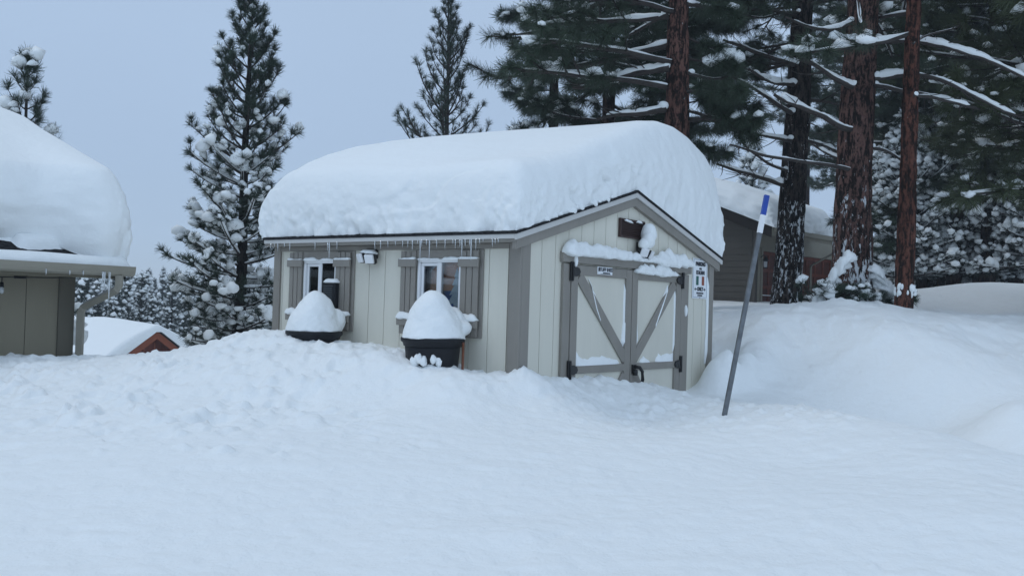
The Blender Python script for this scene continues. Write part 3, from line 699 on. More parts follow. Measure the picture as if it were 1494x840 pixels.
for nm, (x0, x1, q, lab) in enumerate(((.722,1.772,1,'thin packed snow on the left shed door, on its middle rail, brace and stile edges'),(1.784,2.79,-1,'thin packed snow on the right shed door, on its middle rail, brace and stile edges'))):
    sw = .105; xo = x0+sw if q > 0 else x1-sw; xi = x1-sw if q > 0 else x0+sw; m = MB(SH)
    r1 = -.502; zt = .395-.088
    lo = (xo, xi-q*.10)
    if q > 0:
        stuck(m, ([(xo+.002,r1),(xo+.3,r1),(xi-.06,r1)], [(xo+.002,r1+.17),(xo+.06,r1+.085),(xo+.2,r1+.06),(xo+.45,r1+.085),(xi-.10,r1+.04)]), .022, seed=3)
        stuck(m, ([(xo+.19,zt-.02),(xo+.32,zt-.30),(xo+.42,zt-.44)], [(xo+.205,zt-.02),(xo+.36,zt-.24),(xo+.43,zt-.42)]), .02, seed=4)
        stuck(m, ([(xi,zt-.05),(xi,zt-.3),(xi,r1+.15)], [(xi-.014,zt-.05),(xi-.016,zt-.3),(xi-.012,r1+.15)]), .014, seed=5)
        stuck(m, ([(xi,-.09),(xi,-.2),(xi,-.33)], [(xi-.012,-.09),(xi-.04,-.25),(xi-.05,-.30)]), .022, seed=6)
        stuck(m, ([(xo,zt-.15),(xo,-.1),(xo,r1+.1)], [(xo+.014,zt-.15),(xo+.01,-.1),(xo+.02,r1+.1)]), .012, seed=7)
    else:
        stuck(m, ([(xo-.002,r1),(xo-.2,r1),(xo-.38,r1)], [(xo-.002,r1+.10),(xo-.2,r1+.055),(xo-.33,r1+.09),(xo-.38,r1+.02)]), .022, seed=13)
        stuck(m, ([(xi+.1,r1),(xi+.2,r1),(xi+.3,r1)], [(xi+.1,r1+.02),(xi+.16,r1+.07),(xi+.3,r1+.01)]), .02, seed=17)
        stuck(m, ([(xo-.15,zt-.03),(xo-.3,zt-.28),(xo-.45,zt-.50)], [(xo-.165,zt-.03),(xo-.33,zt-.24),(xo-.46,zt-.46)]), .022, seed=14)
        stuck(m, ([(xi,-.1),(xi,-.2),(xi,-.35)], [(xi+.015,-.1),(xi+.05,-.25),(xi+.08,-.25)]), .022, seed=15)
        stuck(m, ([(xo,zt-.05),(xo,-.1),(xo,r1+.1)], [(xo-.02,zt-.05),(xo-.014,-.1),(xo-.02,r1+.1)]), .014, seed=16)
    tag(m.build('packed_snow', M['snow_small']), lab, 'snow')
m = MB(SH); 
P, f = blob(SH, (2.90,-.035,.02), (.022,.02,.06), 21, ICO2); m.add(P, f, 0, True)
tag(m.build('snow_lump', M['snow_small']), 'small dab of snow on the door frame right of the doors', 'snow')
m = MB(SH); P, f = blob(SH, (.755,-.05,.425), (.022,.018,.05), 22, ICO2); m.add(P, f, 0, True)
tag(m.build('snow_lump', M['snow_small']), 'small peak of snow on the upper left door hinge', 'snow')
# snow packed in the corner by the right corner board
m = MB(SH); stuck(m, ([(W-.088,.40),(W-.088,0),(W-.088,-.55)], [(W-.125,.40),(W-.115,0),(W-.125,-.55)]), .02, y=-.003, seed=31)
stuck(m, ([(W-.9,.80),(W-.45,.678),(W-.07,.575)], [(W-.9,.775),(W-.45,.655),(W-.10,.545)]), .02, y=-.003, seed=32)
tag(m.build('packed_snow', M['snow_small']), 'thin line of snow packed along the right corner board and rake of the shed gable', 'snow')

# snow on shutter battens and window heads
for i, (s0, s1, lab) in enumerate(((2.635,2.822,'left shutter of the farther window'),(1.96,2.162,'right shutter of the farther window'),(1.125,1.312,'left shutter of the nearer window'),(.407,.609,'right shutter of the nearer window'))):
    m = MB(SH); snow_line(m, [(-.052,s1+.01,.405),(-.052,s0-.01,.405)], .02,.014,40+i, taper=.1, amp=.5, ns=.05, step=.015)
    tag(m.build('snow_strip', M['snow_small']), 'thin line of snow on the upper batten, '+lab, 'snow')
    m = MB(SH); big = i in (1,3)
    snow_line(m, [(-.052,s1+.012,-.118),(-.052,s0-.012,-.118)] if not big else [(-.055,s1+.04,-.112),(-.052,s0-.012,-.118)], .032,.045 if big else .04,50+i, taper=.1, amp=.45, ns=.05, step=.015, n=11)
    tag(m.build('snow_strip', M['snow']), 'heap of snow on the lower batten, '+lab, 'snow')
for a0, a1, lab in ((2.165,2.632,'farther'),(.612,1.122,'nearer')):
    m = MB(SH); snow_line(m, [(-.03,a1,.400),(-.03,a0,.400)], .014,.016,60, taper=.05, amp=.9, ns=.04, step=.012)
    tag(m.build('snow_strip', M['snow_small']), 'thin line of snow along the head of the '+lab+' shed window', 'snow')

# planters
def planter(u, lab, scale, dup_of=None):
    y, _ = SH.onx(u, 480, -.33); c = (-.33, y, 0); R = .268*scale
    return c, R
PL = []
for k, (u, lab, sc) in enumerate(((632,'round black planter under the nearer window, with a rusty stake at its side',1.0),(458.5,'round black planter under the farther window, half sunk in the drift',.97))):
    y, _ = SH.onx(u, 480, -.33); zt = -.272; R = .27*sc; b = -.95
    t = thing('planter', SH.p(-.33, y, b), lab, 'planter', SH.rz, 'round black planters under the shed windows')
    def fl(a, z): return 1+.012*math.cos(a*16) if z < .55 else 1
    m = MB(SH); m.lathe((-.33,y,b), [(R*.62,0),(R*.66,.05),(R*.80,.45),(R*.84,.56),(R*.86,.60),(R*.80,.61),(R*.5,.60)], 64, fn=fl); m.build('pot', M['plastic'], t)
    m = MB(SH); h = zt-b; m.lathe((-.33,y,b), [(R*.85,h-.075),(R*.90,h-.07),(R*.92,h-.045),(R*.99,h-.03),(R*1.0,h-.012),(R*.985,h),(R*.9,h),(R*.88,h-.05)], 48); m.build('rim', M['plastic'], t)
    PL.append((y, R, zt))
y, R_, zt = PL[0]
m = MB(SH); m.tube([(-.25,y-.262,-1.0),(-.245,y-.262,-.30)], .011, 8); tag(m.build('stake', M['copper']), 'thin rusty stake standing against the nearer black planter', 'stake')
def mound(y, R, zt, H, lab, seed, shoulder):
    n = 60; k = 72; V = []
    rr = np.sin(np.linspace(0, math.pi/2, n)); aa = np.linspace(0, 2*math.pi, k, endpoint=False)
    Rr, A_ = np.meshgrid(rr, aa, indexing='ij')
    X = -.33+R*.97*Rr*np.cos(A_); Y = y+R*.97*Rr*np.sin(A_)
    H_ = H*(1-Rr**2)**.92
    P = np.stack([X, Y, zt+H_-.004], -1)
    ctr = np.array([-.33, y, zt+.1]); D = P-ctr; D /= np.linalg.norm(D, axis=2)[...,None]
    P = P+D*(.018*fbm(P, .24, seed, 2)+.010*fbm(P, .07, seed+4, 2)*np.clip(Rr*1.5-.3, 0, 1))[...,None]
    v = P.reshape(-1,3); f = [(i*k+j, (i+1)*k+j, (i+1)*k+(j+1) % k, i*k+(j+1) % k) for i in range(n-1) for j in range(k)]
    f.append(tuple((n-1)*k+j for j in range(k)))
    m = MB(SH); m.add(v, f, 0, True)
    for c, r, s in shoulder: P2, f2 = blob(SH, c, r, s, amp=.12, ns=.15); m.add(P2, f2, 0, True)
    o = m.build('snow_mound', M['snow'])
    rm = o.modifiers.new('merge', 'REMESH'); rm.mode = 'VOXEL'; rm.voxel_size = .008; rm.use_smooth_shade = True
    sm = o.modifiers.new('smooth', 'SMOOTH'); sm.iterations = 14; sm.factor = .6
    tx = bpy.data.textures.new('snow grain', 'CLOUDS'); tx.noise_scale = .05; dm = o.modifiers.new('grain', 'DISPLACE'); dm.texture = tx; dm.strength = .012; dm.mid_level = .5
    tag(o, lab, 'snow')
mound(PL[0][0], PL[0][1], PL[0][2], .395, 'tall dome of snow heaped on the planter under the nearer window', 71, [((-.13,PL[0][0]-.10,-.18),(.10,.12,.08),5),((-.12,PL[0][0]+.0,-.13),(.12,.15,.12),9)])
mound(PL[1][0], PL[1][1], PL[1][2], .385, 'dome of snow heaped on the planter under the farther window', 75, [((-.16,PL[1][0]-.09,-.18),(.10,.10,.12),7)])
# jagged remains of snow and ice on the planters' flanks
for k, (y, R, zt) in enumerate(PL):
    m = MB(SH); rs = random.Random(90+k)
    for i in range(11 if k == 0 else 4):
        a = math.radians(215+rs.uniform(-35,22)) if k == 0 else math.radians(255+rs.uniform(-10,12)); rr = R*.90
        P, f = blob(SH, (-.33+rr*math.cos(a), y+rr*math.sin(a), zt-.16-rs.uniform(0,.05)-(.03 if k else 0)), (.016+rs.uniform(0,.018),.016+rs.uniform(0,.018),.02+rs.uniform(0,.03)), i, ICO2, .4, .03); m.add(P, f, 0, True)
    tag(m.build('packed_snow', M['snow_small']), 'crumbs of snow stuck low on the %s black planter' % ('nearer' if k == 0 else 'farther'), 'snow')

# sign
def make_sign():
    x0, x1, z0, z1 = 3.088, 3.432, .158, .592; cx = (x0+x1)/2; y = -.012
    t = thing('parking_sign', SH.p(cx,0,z0), 'narrow white parking sign with green and red bars screwed right of the doors', 'sign', SH.rz)
    m = MB(SH); m.box(x0,x1,y,-.003,z0,z1); m.build('board', M['whitepaint'], t, .002)
    m = MB(SH); i = .012; w = .004
    for q in ((x0+i,x1-i,z0+i,z0+i+w),(x0+i,x1-i,z1-i-w,z1-i),(x0+i,x0+i+w,z0+i+w,z1-i-w),(x1-i-w,x1-i,z0+i+w,z1-i-w)): m.box(q[0],q[1],y-.002,y-.0003,q[2],q[3])
    m.build('border', M['blue_grey'], t)
    for s, size, z, sx, b in (('PARKING',.060,z1-.062,.92,.0024),('FOR',.030,z1-.112,.9,.001),('ITALIAN',.058,z1-.155,.92,.0022),('ONLY',.056,z0+.102,.92,.0022),('VIOLATORS WILL',.021,z0+.058,1.0,.0006),('BE TOWED',.021,z0+.033,1.0,.0006)):
        text(s, size, (cx,y-.0025,z), SH, M['ink'], t, sx, b).build('lettering', M['ink'], t)
    for mat, a in (('green',cx-.095),('red',cx+.04)):
        m = MB(SH); m.box(a,a+.055,y-.0025,y-.0003,z0+.145,z1-.192); m.build('flag_bar', M[mat], t)
    m = MB(SH)
    for s in (-1,1):
        a = cx+s*.078; m.prism([(a,z0+.106),(a+s*.03,z0+.106),(a+s*.03,z0+.118),(a+s*.055,z0+.101),(a+s*.03,z0+.084),(a+s*.03,z0+.096),(a,z0+.096)][::s], y-.0025, y-.0003, 'y')
    m.build('arrow', M['ink'], t)
    m = MB(SH)
    for z in (z0+.012, z1-.012): m.tube([(cx,y-.004,z),(cx,y,z)], .006, 8)
    m.build('screw', M['galv'], t)
M['blue_grey'] = mk('sign border', (.18,.24,.32), .6)
make_sign()

# icicles under the eave
ri = random.Random(3)
ic = MB(None); ic.tube([(0,0,0),(0.001,0,-.3),(0,.001,-.6),(0.001,0,-.85),(0,0,-1.0)], [.075,.055,.035,.018,.003], 7)
proto_ic = link('icicle', np.concatenate(ic.V), ic.Fc, ic.mi, ic.sm, M['ice'])
proto_ic.data.transform(Matrix.Translation(proto_ic.location))
ys = sorted([.12,.2,.27,.33,.36,.41,.46,.5,.58,.63,.7,.78,.86,.9,.95,1.0,1.08,1.14,1.2,1.28,1.36,1.45,1.52,.15,.44,.55,1.03,2.05,2.12,2.16,2.35,2.8,2.86,2.92,3.0,2.7])
first = True
for y in ys:
    o = proto_ic if first else proto_ic.copy()
    if not first: COL.objects.link(o)
    first = False
    big = y in (.41,.5,.86,1.0,2.12)
    L_ = ri.uniform(.13,.2) if big else ri.uniform(.025,.095)
    o.location = tuple(SH.p(-.146, y+ri.uniform(-.02,.02), .562)); o.scale = (.095*(.7+L_*2),.095*(.7+L_*2),L_)
    tag(o, 'thin clear icicle hanging from the pale eave edge above the shed windows', 'icicle', 'icicles hanging from the shed eave')

# roof snow
def zb_shed(X, Y): return 1.170-RS*np.abs(X-W/2)
def T_shed(X, Y):
    top = np.interp(X, [-.2,.1,.4,.8,1.34,1.8,2.2,2.5,2.8,3.1,3.45,3.8], [1.22,1.25,1.31,1.43,1.64,1.80,1.925,1.975,1.97,1.92,1.81,1.66])
    back = np.interp(X, [-.2,.1,.25,.5,.9,1.4,1.8,2.2,2.6,3.1,3.45,3.8], [1.24,1.31,1.40,1.52,1.67,1.81,1.89,1.945,1.96,1.90,1.80,1.66])
    k = sstep(.3, 2.2, Y); top = top*(1-k)+back*k
    return top - zb_shed(X, Y) + .02*noise(np.stack([X,Y,X*0],-1), 1.2, 4)
snow_cap('roof_snow', SH, -.135, W+.155, -.052, LEN+.09, zb_shed, T_shed, r=(.32,.30,.34,.36), p=3.3, amp=.016, seed=5, nx=330, ny=300, crumb=.016, bulge=(.0,.11,.02,.10), topamp=.025, pits=.065, smooth_profile=True,
         label='deep rounded snow load covering the whole roof of the cream shed')
# crumbled snow lying on the left rake and along the eave
m = MB(SH); rs = random.Random(12)
for i in range(30):
    x = rs.uniform(.25,1.35); P, f = blob(SH, (x, -.045+rs.uniform(-.01,.03), float(shed_roof_z(x))+.012), (rs.uniform(.02,.07),.035,rs.uniform(.015,.04)), i, ICO2, .35, .05); m.add(P, f, 0, True)
tag(m.build('snow_crumbs', M['snow']), 'crumbled snow lying along the left rake of the shed roof', 'snow', kind='stuff')

# snow stake
def make_stake():
    a = at(1060,602,8.2); b = at(1130,281,8.2); a2 = a+(a-b)*.3; b = b+np.array([0,.25,0])
    t = thing('snow_stake', a2, 'leaning galvanised snow stake with blue and white bands at its top, right of the shed', 'snow stake')
    def seg(t0, t1, w, th, mat, nm, par):
        T = (b-a2)/np.linalg.norm(b-a2); P0 = a2+(b-a2)*t0; P1 = a2+(b-a2)*t1
        U = np.array([1.,.25,0]); U = U-T*(U@T); U /= np.linalg.norm(U); Wv = np.cross(T, U)
        m = MB(); prof = [(-w,-th),(w,-th),(w,th),(w*.55,th),(w*.55,-th*.3),(-w*.55,-th*.3),(-w*.55,th),(-w,th)]
        V = [P0+U*p[0]+Wv*p[1] for p in prof]+[P1+U*p[0]+Wv*p[1] for p in prof]; n = len(prof)
        m.add(V, [tuple(range(n))[::-1], tuple(range(n,2*n))]+[(i,(i+1) % n,n+(i+1) % n,n+i) for i in range(n)])
        return m.build(nm, mat, par)
    seg(0,1,.0185,.012,M['galv'],'post',t)
    seg(1-.09/1.3,1.002,.0205,.0140,M['blue'],'band',t)['label'] = 'blue band at the tip of the stake'
    seg(1-.175/1.3,1-.0905/1.3,.0205,.0140,M['white'],'band',t)['label'] = 'white band below the blue one'
make_stake()

# ------------------------------------------------------------------ left building
def make_left():
    RSL = .47; ye = -.5
    def rz_(y): return .315+RSL*(y-ye)
    t = thing('cabin', LB.p(-3,2,-2.2), 'olive tan cabin at the left edge with gutter, downspout and deep roof snow', 'cabin', LB.rz)
    m = MB(LB); siding(m, 'x', -5.5, 0, .32, -2.2, pitch=.405, start=-5.35, gap=.008); m.build('front_wall', [M['left_wall'], M['left_trim_dark']], t)
    m = MB(LB); m.prism([(0.075,-2.2),(7.0,-2.2),(7.0,.4),(3.6,rz_(3.6)-.2),(0.075,rz_(0.075)-.2)], -.07, 0, 'x'); m.build('side_wall', M['left_wall'], t)
    m = MB(LB); m.box(-5.5,-.08,6.9,7.0,-2.2,.35); m.box(-5.5,-5.43,.08,6.89,-2.2,.35); m.build('rear_wall', M['left_wall'], t)
    m = MB(LB); m.box(-.155,.02,-.022,-.002,-2.2,.205); m.build('corner_trim', M['left_trim_dark'], t, .003)
    m = MB(LB); m.prism([(ye,.29),(3.6,rz_(3.6)),(3.6,rz_(3.6)-.12),(ye,.17)], -5.9, .30, 'x'); m.build('roof', M['shingle'], t)
    m = MB(LB); m.prism([(7.7,.29),(3.605,rz_(3.6)),(3.605,rz_(3.6)-.12),(7.7,.17)], -5.9, .30, 'x'); m.build('roof', M['shingle'], t)
    m = MB(LB); m.box(-5.9,.25,ye-.025,ye-.001,.17,.285); m.build('fascia', M['left_trim'], t, .003)
    # gutter, an ogee trough
    g = [(-.03,.285),(-.03,.21),(-.075,.195),(-.11,.215),(-.125,.25),(-.13,.30),(-.122,.30),(-.115,.255),(-.10,.225),(-.07,.207),(-.04,.217),(-.04,.285)]
    m = MB(LB); m.prism([(ye+a, b+.003) for a, b in g], -5.9, .33, 'x'); m.build('gutter', M['gutter'], t)
    m = MB(LB); m.prism([(ye+a, b+.003) for a, b in g[:7]][::1], .331, .337, 'x'); m.build('gutter_end_cap', M['gutter'], t)
    # downspout
    x = .12
    m = MB(LB)
    pts = [(x+.06,ye-.08,.21),(x+.06,ye-.08,.10),(x+.045,ye-.07,.06),(x-.02,-.18,-.09),(x-.045,-.10,-.13),(x-.06,-.075,-.19),(x-.06,-.075,-2.0)]
    m.tube(pts, .048, 4, smooth=False); d = m.build('downspout', M['gutter'], t, .006)
    return t, rz_
left, lrz = make_left()
def TL(X, Y): return np.interp(Y, [-.3,0,.4,.8,1.6,2.4,3.3,4.2,7.5], LPROF)-zl(X, Y)+.03*noise(np.stack([X,Y,X*0],-1), 1.5, 9)
def zl(X, Y): return .315+.47*(np.minimum(Y, 3.6)+.5)-.47*np.maximum(Y-3.6, 0)
LPROF = [1.11,1.26,1.47,1.68,2.05,2.32,2.49,2.54,1.3]
snow_cap('roof_snow', LB, -6.0, .34, -.02, 7.5, zl, TL, yshift=lambda X: -.42*sstep(-.42,.12,X), r=(.4,.17,.20,.5), p=3.0, amp=.022, seed=15, nx=170, ny=190, crumb=.035, bulge=(0,.0,.09,0), topamp=.03, label='smooth deep snow load on the roof of the cabin at the left edge')
def hol(X, Y):
    P = np.stack([X, Y*1.6, X*0], -1); return 1-sstep(-.38, -.22, fbm(P*np.array([.7,1,1]), .40, 19, 2)+.20)*sstep(-.47,-.38,Y)*(1-sstep(.0,.3,X))
snow_cap('roof_snow', LB, -6.0, .335, -.57, .1, lambda X, Y: zl(X, Y)-.05, .125, r=(.1,.10,.09,.05), p=2.2, amp=.03, seed=25, nx=260, ny=60, crumb=.02, topamp=.02, holes=hol, label='thin broken apron of snow along the cabin eave with dark shingles showing through')
# icicles at the downspout
for i, (x, L_, r) in enumerate(((-.01,.17,.012),(.045,.29,.014),(-.24,.05,.008),(-.38,.05,.008),(-.62,.06,.008),(-.03,.12,.01))):
    m = MB(LB); m.tube([(x,-.62,.235),(x+.002,-.62,.235-L_*.5),(x,-.62,.235-L_)], [r,r*.7,r*.15], 8)
    tag(m.build('icicle', M['ice']), 'clear icicle hanging from the cabin gutter beside the downspout' if i in (0,1,5) else 'tiny clear icicle hanging from the cabin gutter left of the downspout', 'icicle', 'icicles hanging from the cabin gutter')
# string light
def make_string():
    p0 = LB.p(-1.3,-.12,.155); q = []
    for u, v in ((-40,403),(5,404),(40,404.5),(75,405),(104,404.5)): q.append(at(u, v, 9.75+ (u/104)*.45))
    t = thing('string_light', q[0]-np.array([0,0,.05]), 'black string light cord with one clear bulb, slung under the cabin gutter', 'string light')
    q2 = q+[at(134,402,10.28)]
    m = MB(); m.tube(q2, .006, 6); m.build('cord', M['plastic'], t)
    c = at(29,404.3,9.95); m = MB(); m.tube([c-np.array([.05,.02,0]), c+np.array([.05,.02,0])], .013, 8); m.build('plug', M['plastic'], t)
    b = at(3,404,9.76)
    m = MB(); m.tube([b, b-np.array([0,0,.05])], .005, 6); m.tube([b-np.array([0,0,.05]), b-np.array([0,0,.10])], [.016,.02], 12); s = m.build('socket', M['plastic'], t)
    m = MB(); m.lathe(b-np.array([0,0,.165]), [(.004,0),(.018,.01),(.024,.028),(.02,.048),(.013,.066)], 16); m.build('bulb', M['ice'], s)
make_string()

# ------------------------------------------------------------------ garage behind on the right
def make_garage():
    S = 1.58; g0 = gz(*GA.p(0,0,0)[:2])-.8; slope = .386; ye = -.75; ze = 2.62; yr = 2.8; x1 = 3.9
    def rzg(y): return ze+slope*(np.minimum(y, yr)-ye)-slope*np.maximum(y-yr, 0)
    t = thing('garage', GA.p(2,2,g0), 'brown sided garage behind the dark pine, with red wood doors and snow covered roof', 'garage', GA.rz)
    # gable side with lap boards
    m = MB(GA); m.prism([(0,g0),(yr*2,g0),(yr*2,rzg(yr*2)-.22),(yr,rzg(yr)-.22),(0,rzg(0)-.22)], .0, .05, 'x')
    n = 26
    for i in range(n):
        z = g0+i*.19
        if z < 4.3:
            yb = 5.6; ya = 0.1
            if z+.19 > rzg(0)-.25: ya = max(.1, (z+.19-(ze-.22))/slope+ye)
            yb = 5.6-ya
            if yb > ya: m.prism([(-.022,z),(0,z),(0,z+.188),(-.006,z+.188)], ya, yb, 'y')
    m.build('side_wall', M['gar_side'], t)
    X1 = 3.6
    d1, d2 = (.47,2.5), (3.02,5.5)
    X1 = 5.9; top = 1.96
    m = MB(GA); f0, f1 = 0.0, .12
    for a, b in ((.051,d1[0]),(d1[1],d2[0]),(d2[1],X1)): m.box(a,b,f0,f1,g0,top)
    m.box(.051,X1,f0,f1,top+.001,rzg(0)-.3); m.build('front_wall', M['gar_front'], t)
    m = MB(GA); m.box(-.01,.13,-.03,-.002,g0,rzg(0)-.35); m.build('corner_trim', M['gar_side'], t)
    m = MB(GA)
    for a, b in (d1, d2):
        m.box(a-.1,a-.001,-.03,-.002,g0,top+.1); m.box(b+.001,b+.1,-.03,-.002,g0,top+.1); m.box(a,b,-.03,-.002,top+.005,top+.1)
    m.build('door_frame', M['gar_front'], t)
    m = MB(GA); m.box(.06,X1,5.5,5.6,g0,2.3); m.box(X1-.06,X1,.13,5.45,g0,2.3); m.build('rear_wall', M['gar_side'], t)
    for a, b in (d1, d2):
        m = MB(GA); m.box(a+.005,b-.005,.06,.09,g0,top-.005); d = m.build('garage_door', M['gar_door2'], t)
        m = MB(GA); nx = 4; w = (b-a)/nx; rows = 4; hh = (top-g0-.6)/rows
        for i in range(nx+1): xx = min(max(a+i*w-.05, a+.005), b-.105); m.box(xx,xx+.1,.035,.059,g0,top-.01)
        for j in range(6): zz = top-.11-j*.52; m.box(a+.006,b-.006,.03,.034,zz,zz+.1)
        m.build('door_rail', M['gar_door'], d)
        m = MB(GA); m.box(a+.02,b-.02,.0,.028,.60,.625); m.build('snow_line', M['snow_small'], d)
    # roof, fascia, rake
    m = MB(GA); m.prism([(ye,ze),(yr,rzg(yr)),(yr,rzg(yr)-.12),(ye,ze-.12)], -.45, x1, 'x'); m.build('roof', M['shingle'], t)
    m = MB(GA); m.prism([(2*yr-ye,ze),(yr+.004,rzg(yr)),(yr+.004,rzg(yr)-.12),(2*yr-ye,ze-.12)], -.45, x1, 'x'); m.build('roof', M['shingle'], t)
    m = MB(GA); m.prism([(ye,ze-.0),(yr,rzg(yr)),(2*yr-ye,ze),(2*yr-ye,ze-.33),(yr,rzg(yr)-.33),(ye,ze-.33)], -.49, -.451, 'x'); m.build('rake_board', M['gar_fascia'], t)
    m = MB(GA); m.box(-.45,x1,ye-.03,ye-.002,ze-.27,ze-.02); m.build('fascia', M['gar_front'], t)
    m = MB(GA); m.box(-.40,x1+.02,ye-.16,ye-.032,ze-.17,ze-.03); m.build('gutter', M['gar_front'], t, .01)
    m = MB(GA); m.tube([(x1-.18,ye-.09,ze-.17),(x1-.18,ye-.09,ze-.55),(x1-.18,-.06,ze-.95),(x1-.18,-.06,g0)], .045, 4, smooth=False); m.build('downspout', M['gutter'], t)
    # wall lantern
    m = MB(GA); c = GA
    m2 = MB(GA); m2.tube([(.33,-.01,1.75),(.33,-.12,1.83),(.33,-.18,1.78)], .012, 6); m2.lathe((.33,-.18,1.42), [(.03,0),(.05,.03),(.055,.22),(.10,.235),(.05,.30),(.012,.36)], 8, smooth=False)
    l = m2.build('wall_lantern', M['black'], t)
    m2 = MB(GA); m2.lathe((.33,-.18,1.455), [(.058,0),(.062,.17)], 8, smooth=False); m2.build('lantern_glass', M['ice'], l)
    snow_cap('roof_snow', GA, -.55, x1+.08, ye-.12, 2*yr-ye+.1, lambda X, Y: ze+.005+slope*(np.minimum(Y, yr)-ye)-slope*np.maximum(Y-yr, 0), lambda X, Y: .74-.18*np.exp(-((Y-yr)/.8)**2), r=(.4,.45,.5,.5), p=2.0, amp=.08, seed=35, nx=90, ny=110, crumb=.06, topamp=.07,
             label='thick sagging snow on the roof of the brown garage behind the pines')
make_garage()

# dark shelter far right behind the bank
SP = at(1345, 420, 33); SHL = Frame((SP[0], SP[1], 0), 12)
def make_shelter():
    g0 = 0.2; zt = 1.75
    t = thing('carport', SHL.p(0,0,g0), 'low dark open carport with a snowy roof behind the trunks on the right', 'carport', SHL.rz)
    m = MB(SHL); m.box(-1.6,4.6,-.1,4.2,zt-.12,zt); m.build('roof', M['shingle'], t)
    m = MB(SHL); m.box(-1.5,4.5,4.0,4.1,g0,zt-.13); m.build('rear_wall', M['gar_fascia'], t)
    for x in (-1.5, .5, 2.5, 4.35): m = MB(SHL); m.box(x,x+.15,0,.15,g0,zt-.125); m.build('post', M['gar_fascia'], t)
    snow_cap('roof_snow', SHL, -1.7, 4.7, -.2, 4.3, lambda X, Y: zt+0*X+.1*Y, .55, r=(.4,.4,.4,.4), seed=36, nx=60, ny=60, label='snow blanket on the low dark carport behind the right bank')
make_shelter()

# ------------------------------------------------------------------ rust red house below on the left
ap = at(230, 481, 30); RH = Frame((ap[0], ap[1], 0), 52.9)
def make_rust():
    xl, zl_ = RH.ony(178, 518); xr, zr_ = RH.ony(270, 514); za = ap[2]
    sl = (za-zl_)/(-xl); sr = (za-zr_)/xr; s = (sl+sr)/2
    hw = 4.2; ze = za-s*hw; g0 = ze-3.2; Ly = 9.
    t = thing('red_cabin', RH.p(0,4,g0), 'rust red cabin down the slope, only its gable and snowy roof showing above the drift', 'cabin', RH.rz)
    m = MB(RH); k = hw-.6
    m.prism([(-k,g0),(k,g0),(k,za-s*k-.06),(0,za-.06),(-k,za-s*k-.06)], .45, Ly-.4, 'y'); m.build('wall', M['rust'], t)
    m = MB(RH)
    for i in range(-16,17): x = i*.22; m.box(x,x+.03,.43,.449,g0,za-s*abs(x+.015)-.12)
    m.build('batten', M['rust'], t)
    for sg in (-1,1):
        m = MB(RH); m.prism([(0,za),(sg*hw,ze),(sg*hw,ze-.05),(0,za-.05)], .0, Ly, 'y'); m.build('roof', M['shingle'], t)
        m = MB(RH); m.prism([(0,za-.052),(sg*hw,ze-.052),(sg*hw,ze-.27),(0,za-.27)], .0, .05, 'y'); m.build('rake_board', M['rust_trim'], t)
    m = MB(RH); m.box(-.16,.16,.40,.429,za-.95,za-.42); w = m.build('attic_vent', M['rust'], t)
    m = MB(RH)
    for q in ((-.2,-.161,za-.98,za-.40),(.161,.2,za-.98,za-.40),(-.16,.16,za-.99,za-.951)): m.box(q[0],q[1],.395,.429,q[2],q[3])
    m.build('frame', M['rust_trim'], w)
    snow_cap('roof_snow', RH, -hw-.1, hw+.1, -.08, Ly+.1, lambda X, Y: za+.005-s*np.abs(X), lambda X, Y: .36+.12*sstep(.2,3,Y)-.22*s*np.exp(-(X/.5)**2), r=(.4,.4,.16,.4), p=2.4, amp=.03, seed=45, nx=110, ny=90, crumb=.02, topamp=.05, label='smooth snow blanket on the roof of the rust red cabin below')
make_rust()

# ------------------------------------------------------------------ trees
def tuft_template(seed, n, spread=1.25, w=.032, curl=.0):
    """bottle-brush of n needles round +Z, unit length"""
    r = np.random.RandomState(seed); ph = r.rand(n)*2*math.pi; th = (r.rand(n)**.75)*spread; s = r.rand(n)*.35; L = .55+.35*r.rand(n)
    d = np.stack([np.sin(th)*np.cos(ph), np.sin(th)*np.sin(ph), np.cos(th)], -1); b = np.stack([0*s, 0*s, s-.1], -1)
    side = np.cross(d, r.randn(n,3)); side /= np.linalg.norm(side, axis=1)[:,None]
    tip = b+d*L[:,None]; tip[:,2] -= curl*(np.sin(th))*L
    return np.stack([b-side*w*.5, b+side*w*.5, tip+side*w*.25, tip-side*w*.25], 1)      # n,4,3
def rot_to(D):
    D = D/np.linalg.norm(D, axis=1)[:,None]; ref = np.where(np.abs(D[:,2:3]) < .95, np.array([[0,0,1.]]), np.array([[1.,0,0]]))
    U = np.cross(ref, D); U /= np.linalg.norm(U, axis=1)[:,None]; Wv = np.cross(D, U); return np.stack([U, Wv, D], 1)   # rows
def place_tufts(pos, D, size, seed=0, n=34, spread=1.25, w=.032):
    if len(pos) == 0: return np.zeros((0,3)), np.zeros((0,4), int)
    pos = np.array(pos); D = np.array(D, float); size = np.array(size); r = np.random.RandomState(seed)
    T = np.stack([tuft_template(seed*7+k, n, spread, w) for k in range(6)]); which = r.randint(0, 6, len(pos)); R = rot_to(D)
    V = np.einsum('tnij,tjk->tnik', T[which], R)*size[:,None,None,None]+pos[:,None,None,:]
    V = V.reshape(-1,3); return V, np.arange(len(V)).reshape(-1,4)
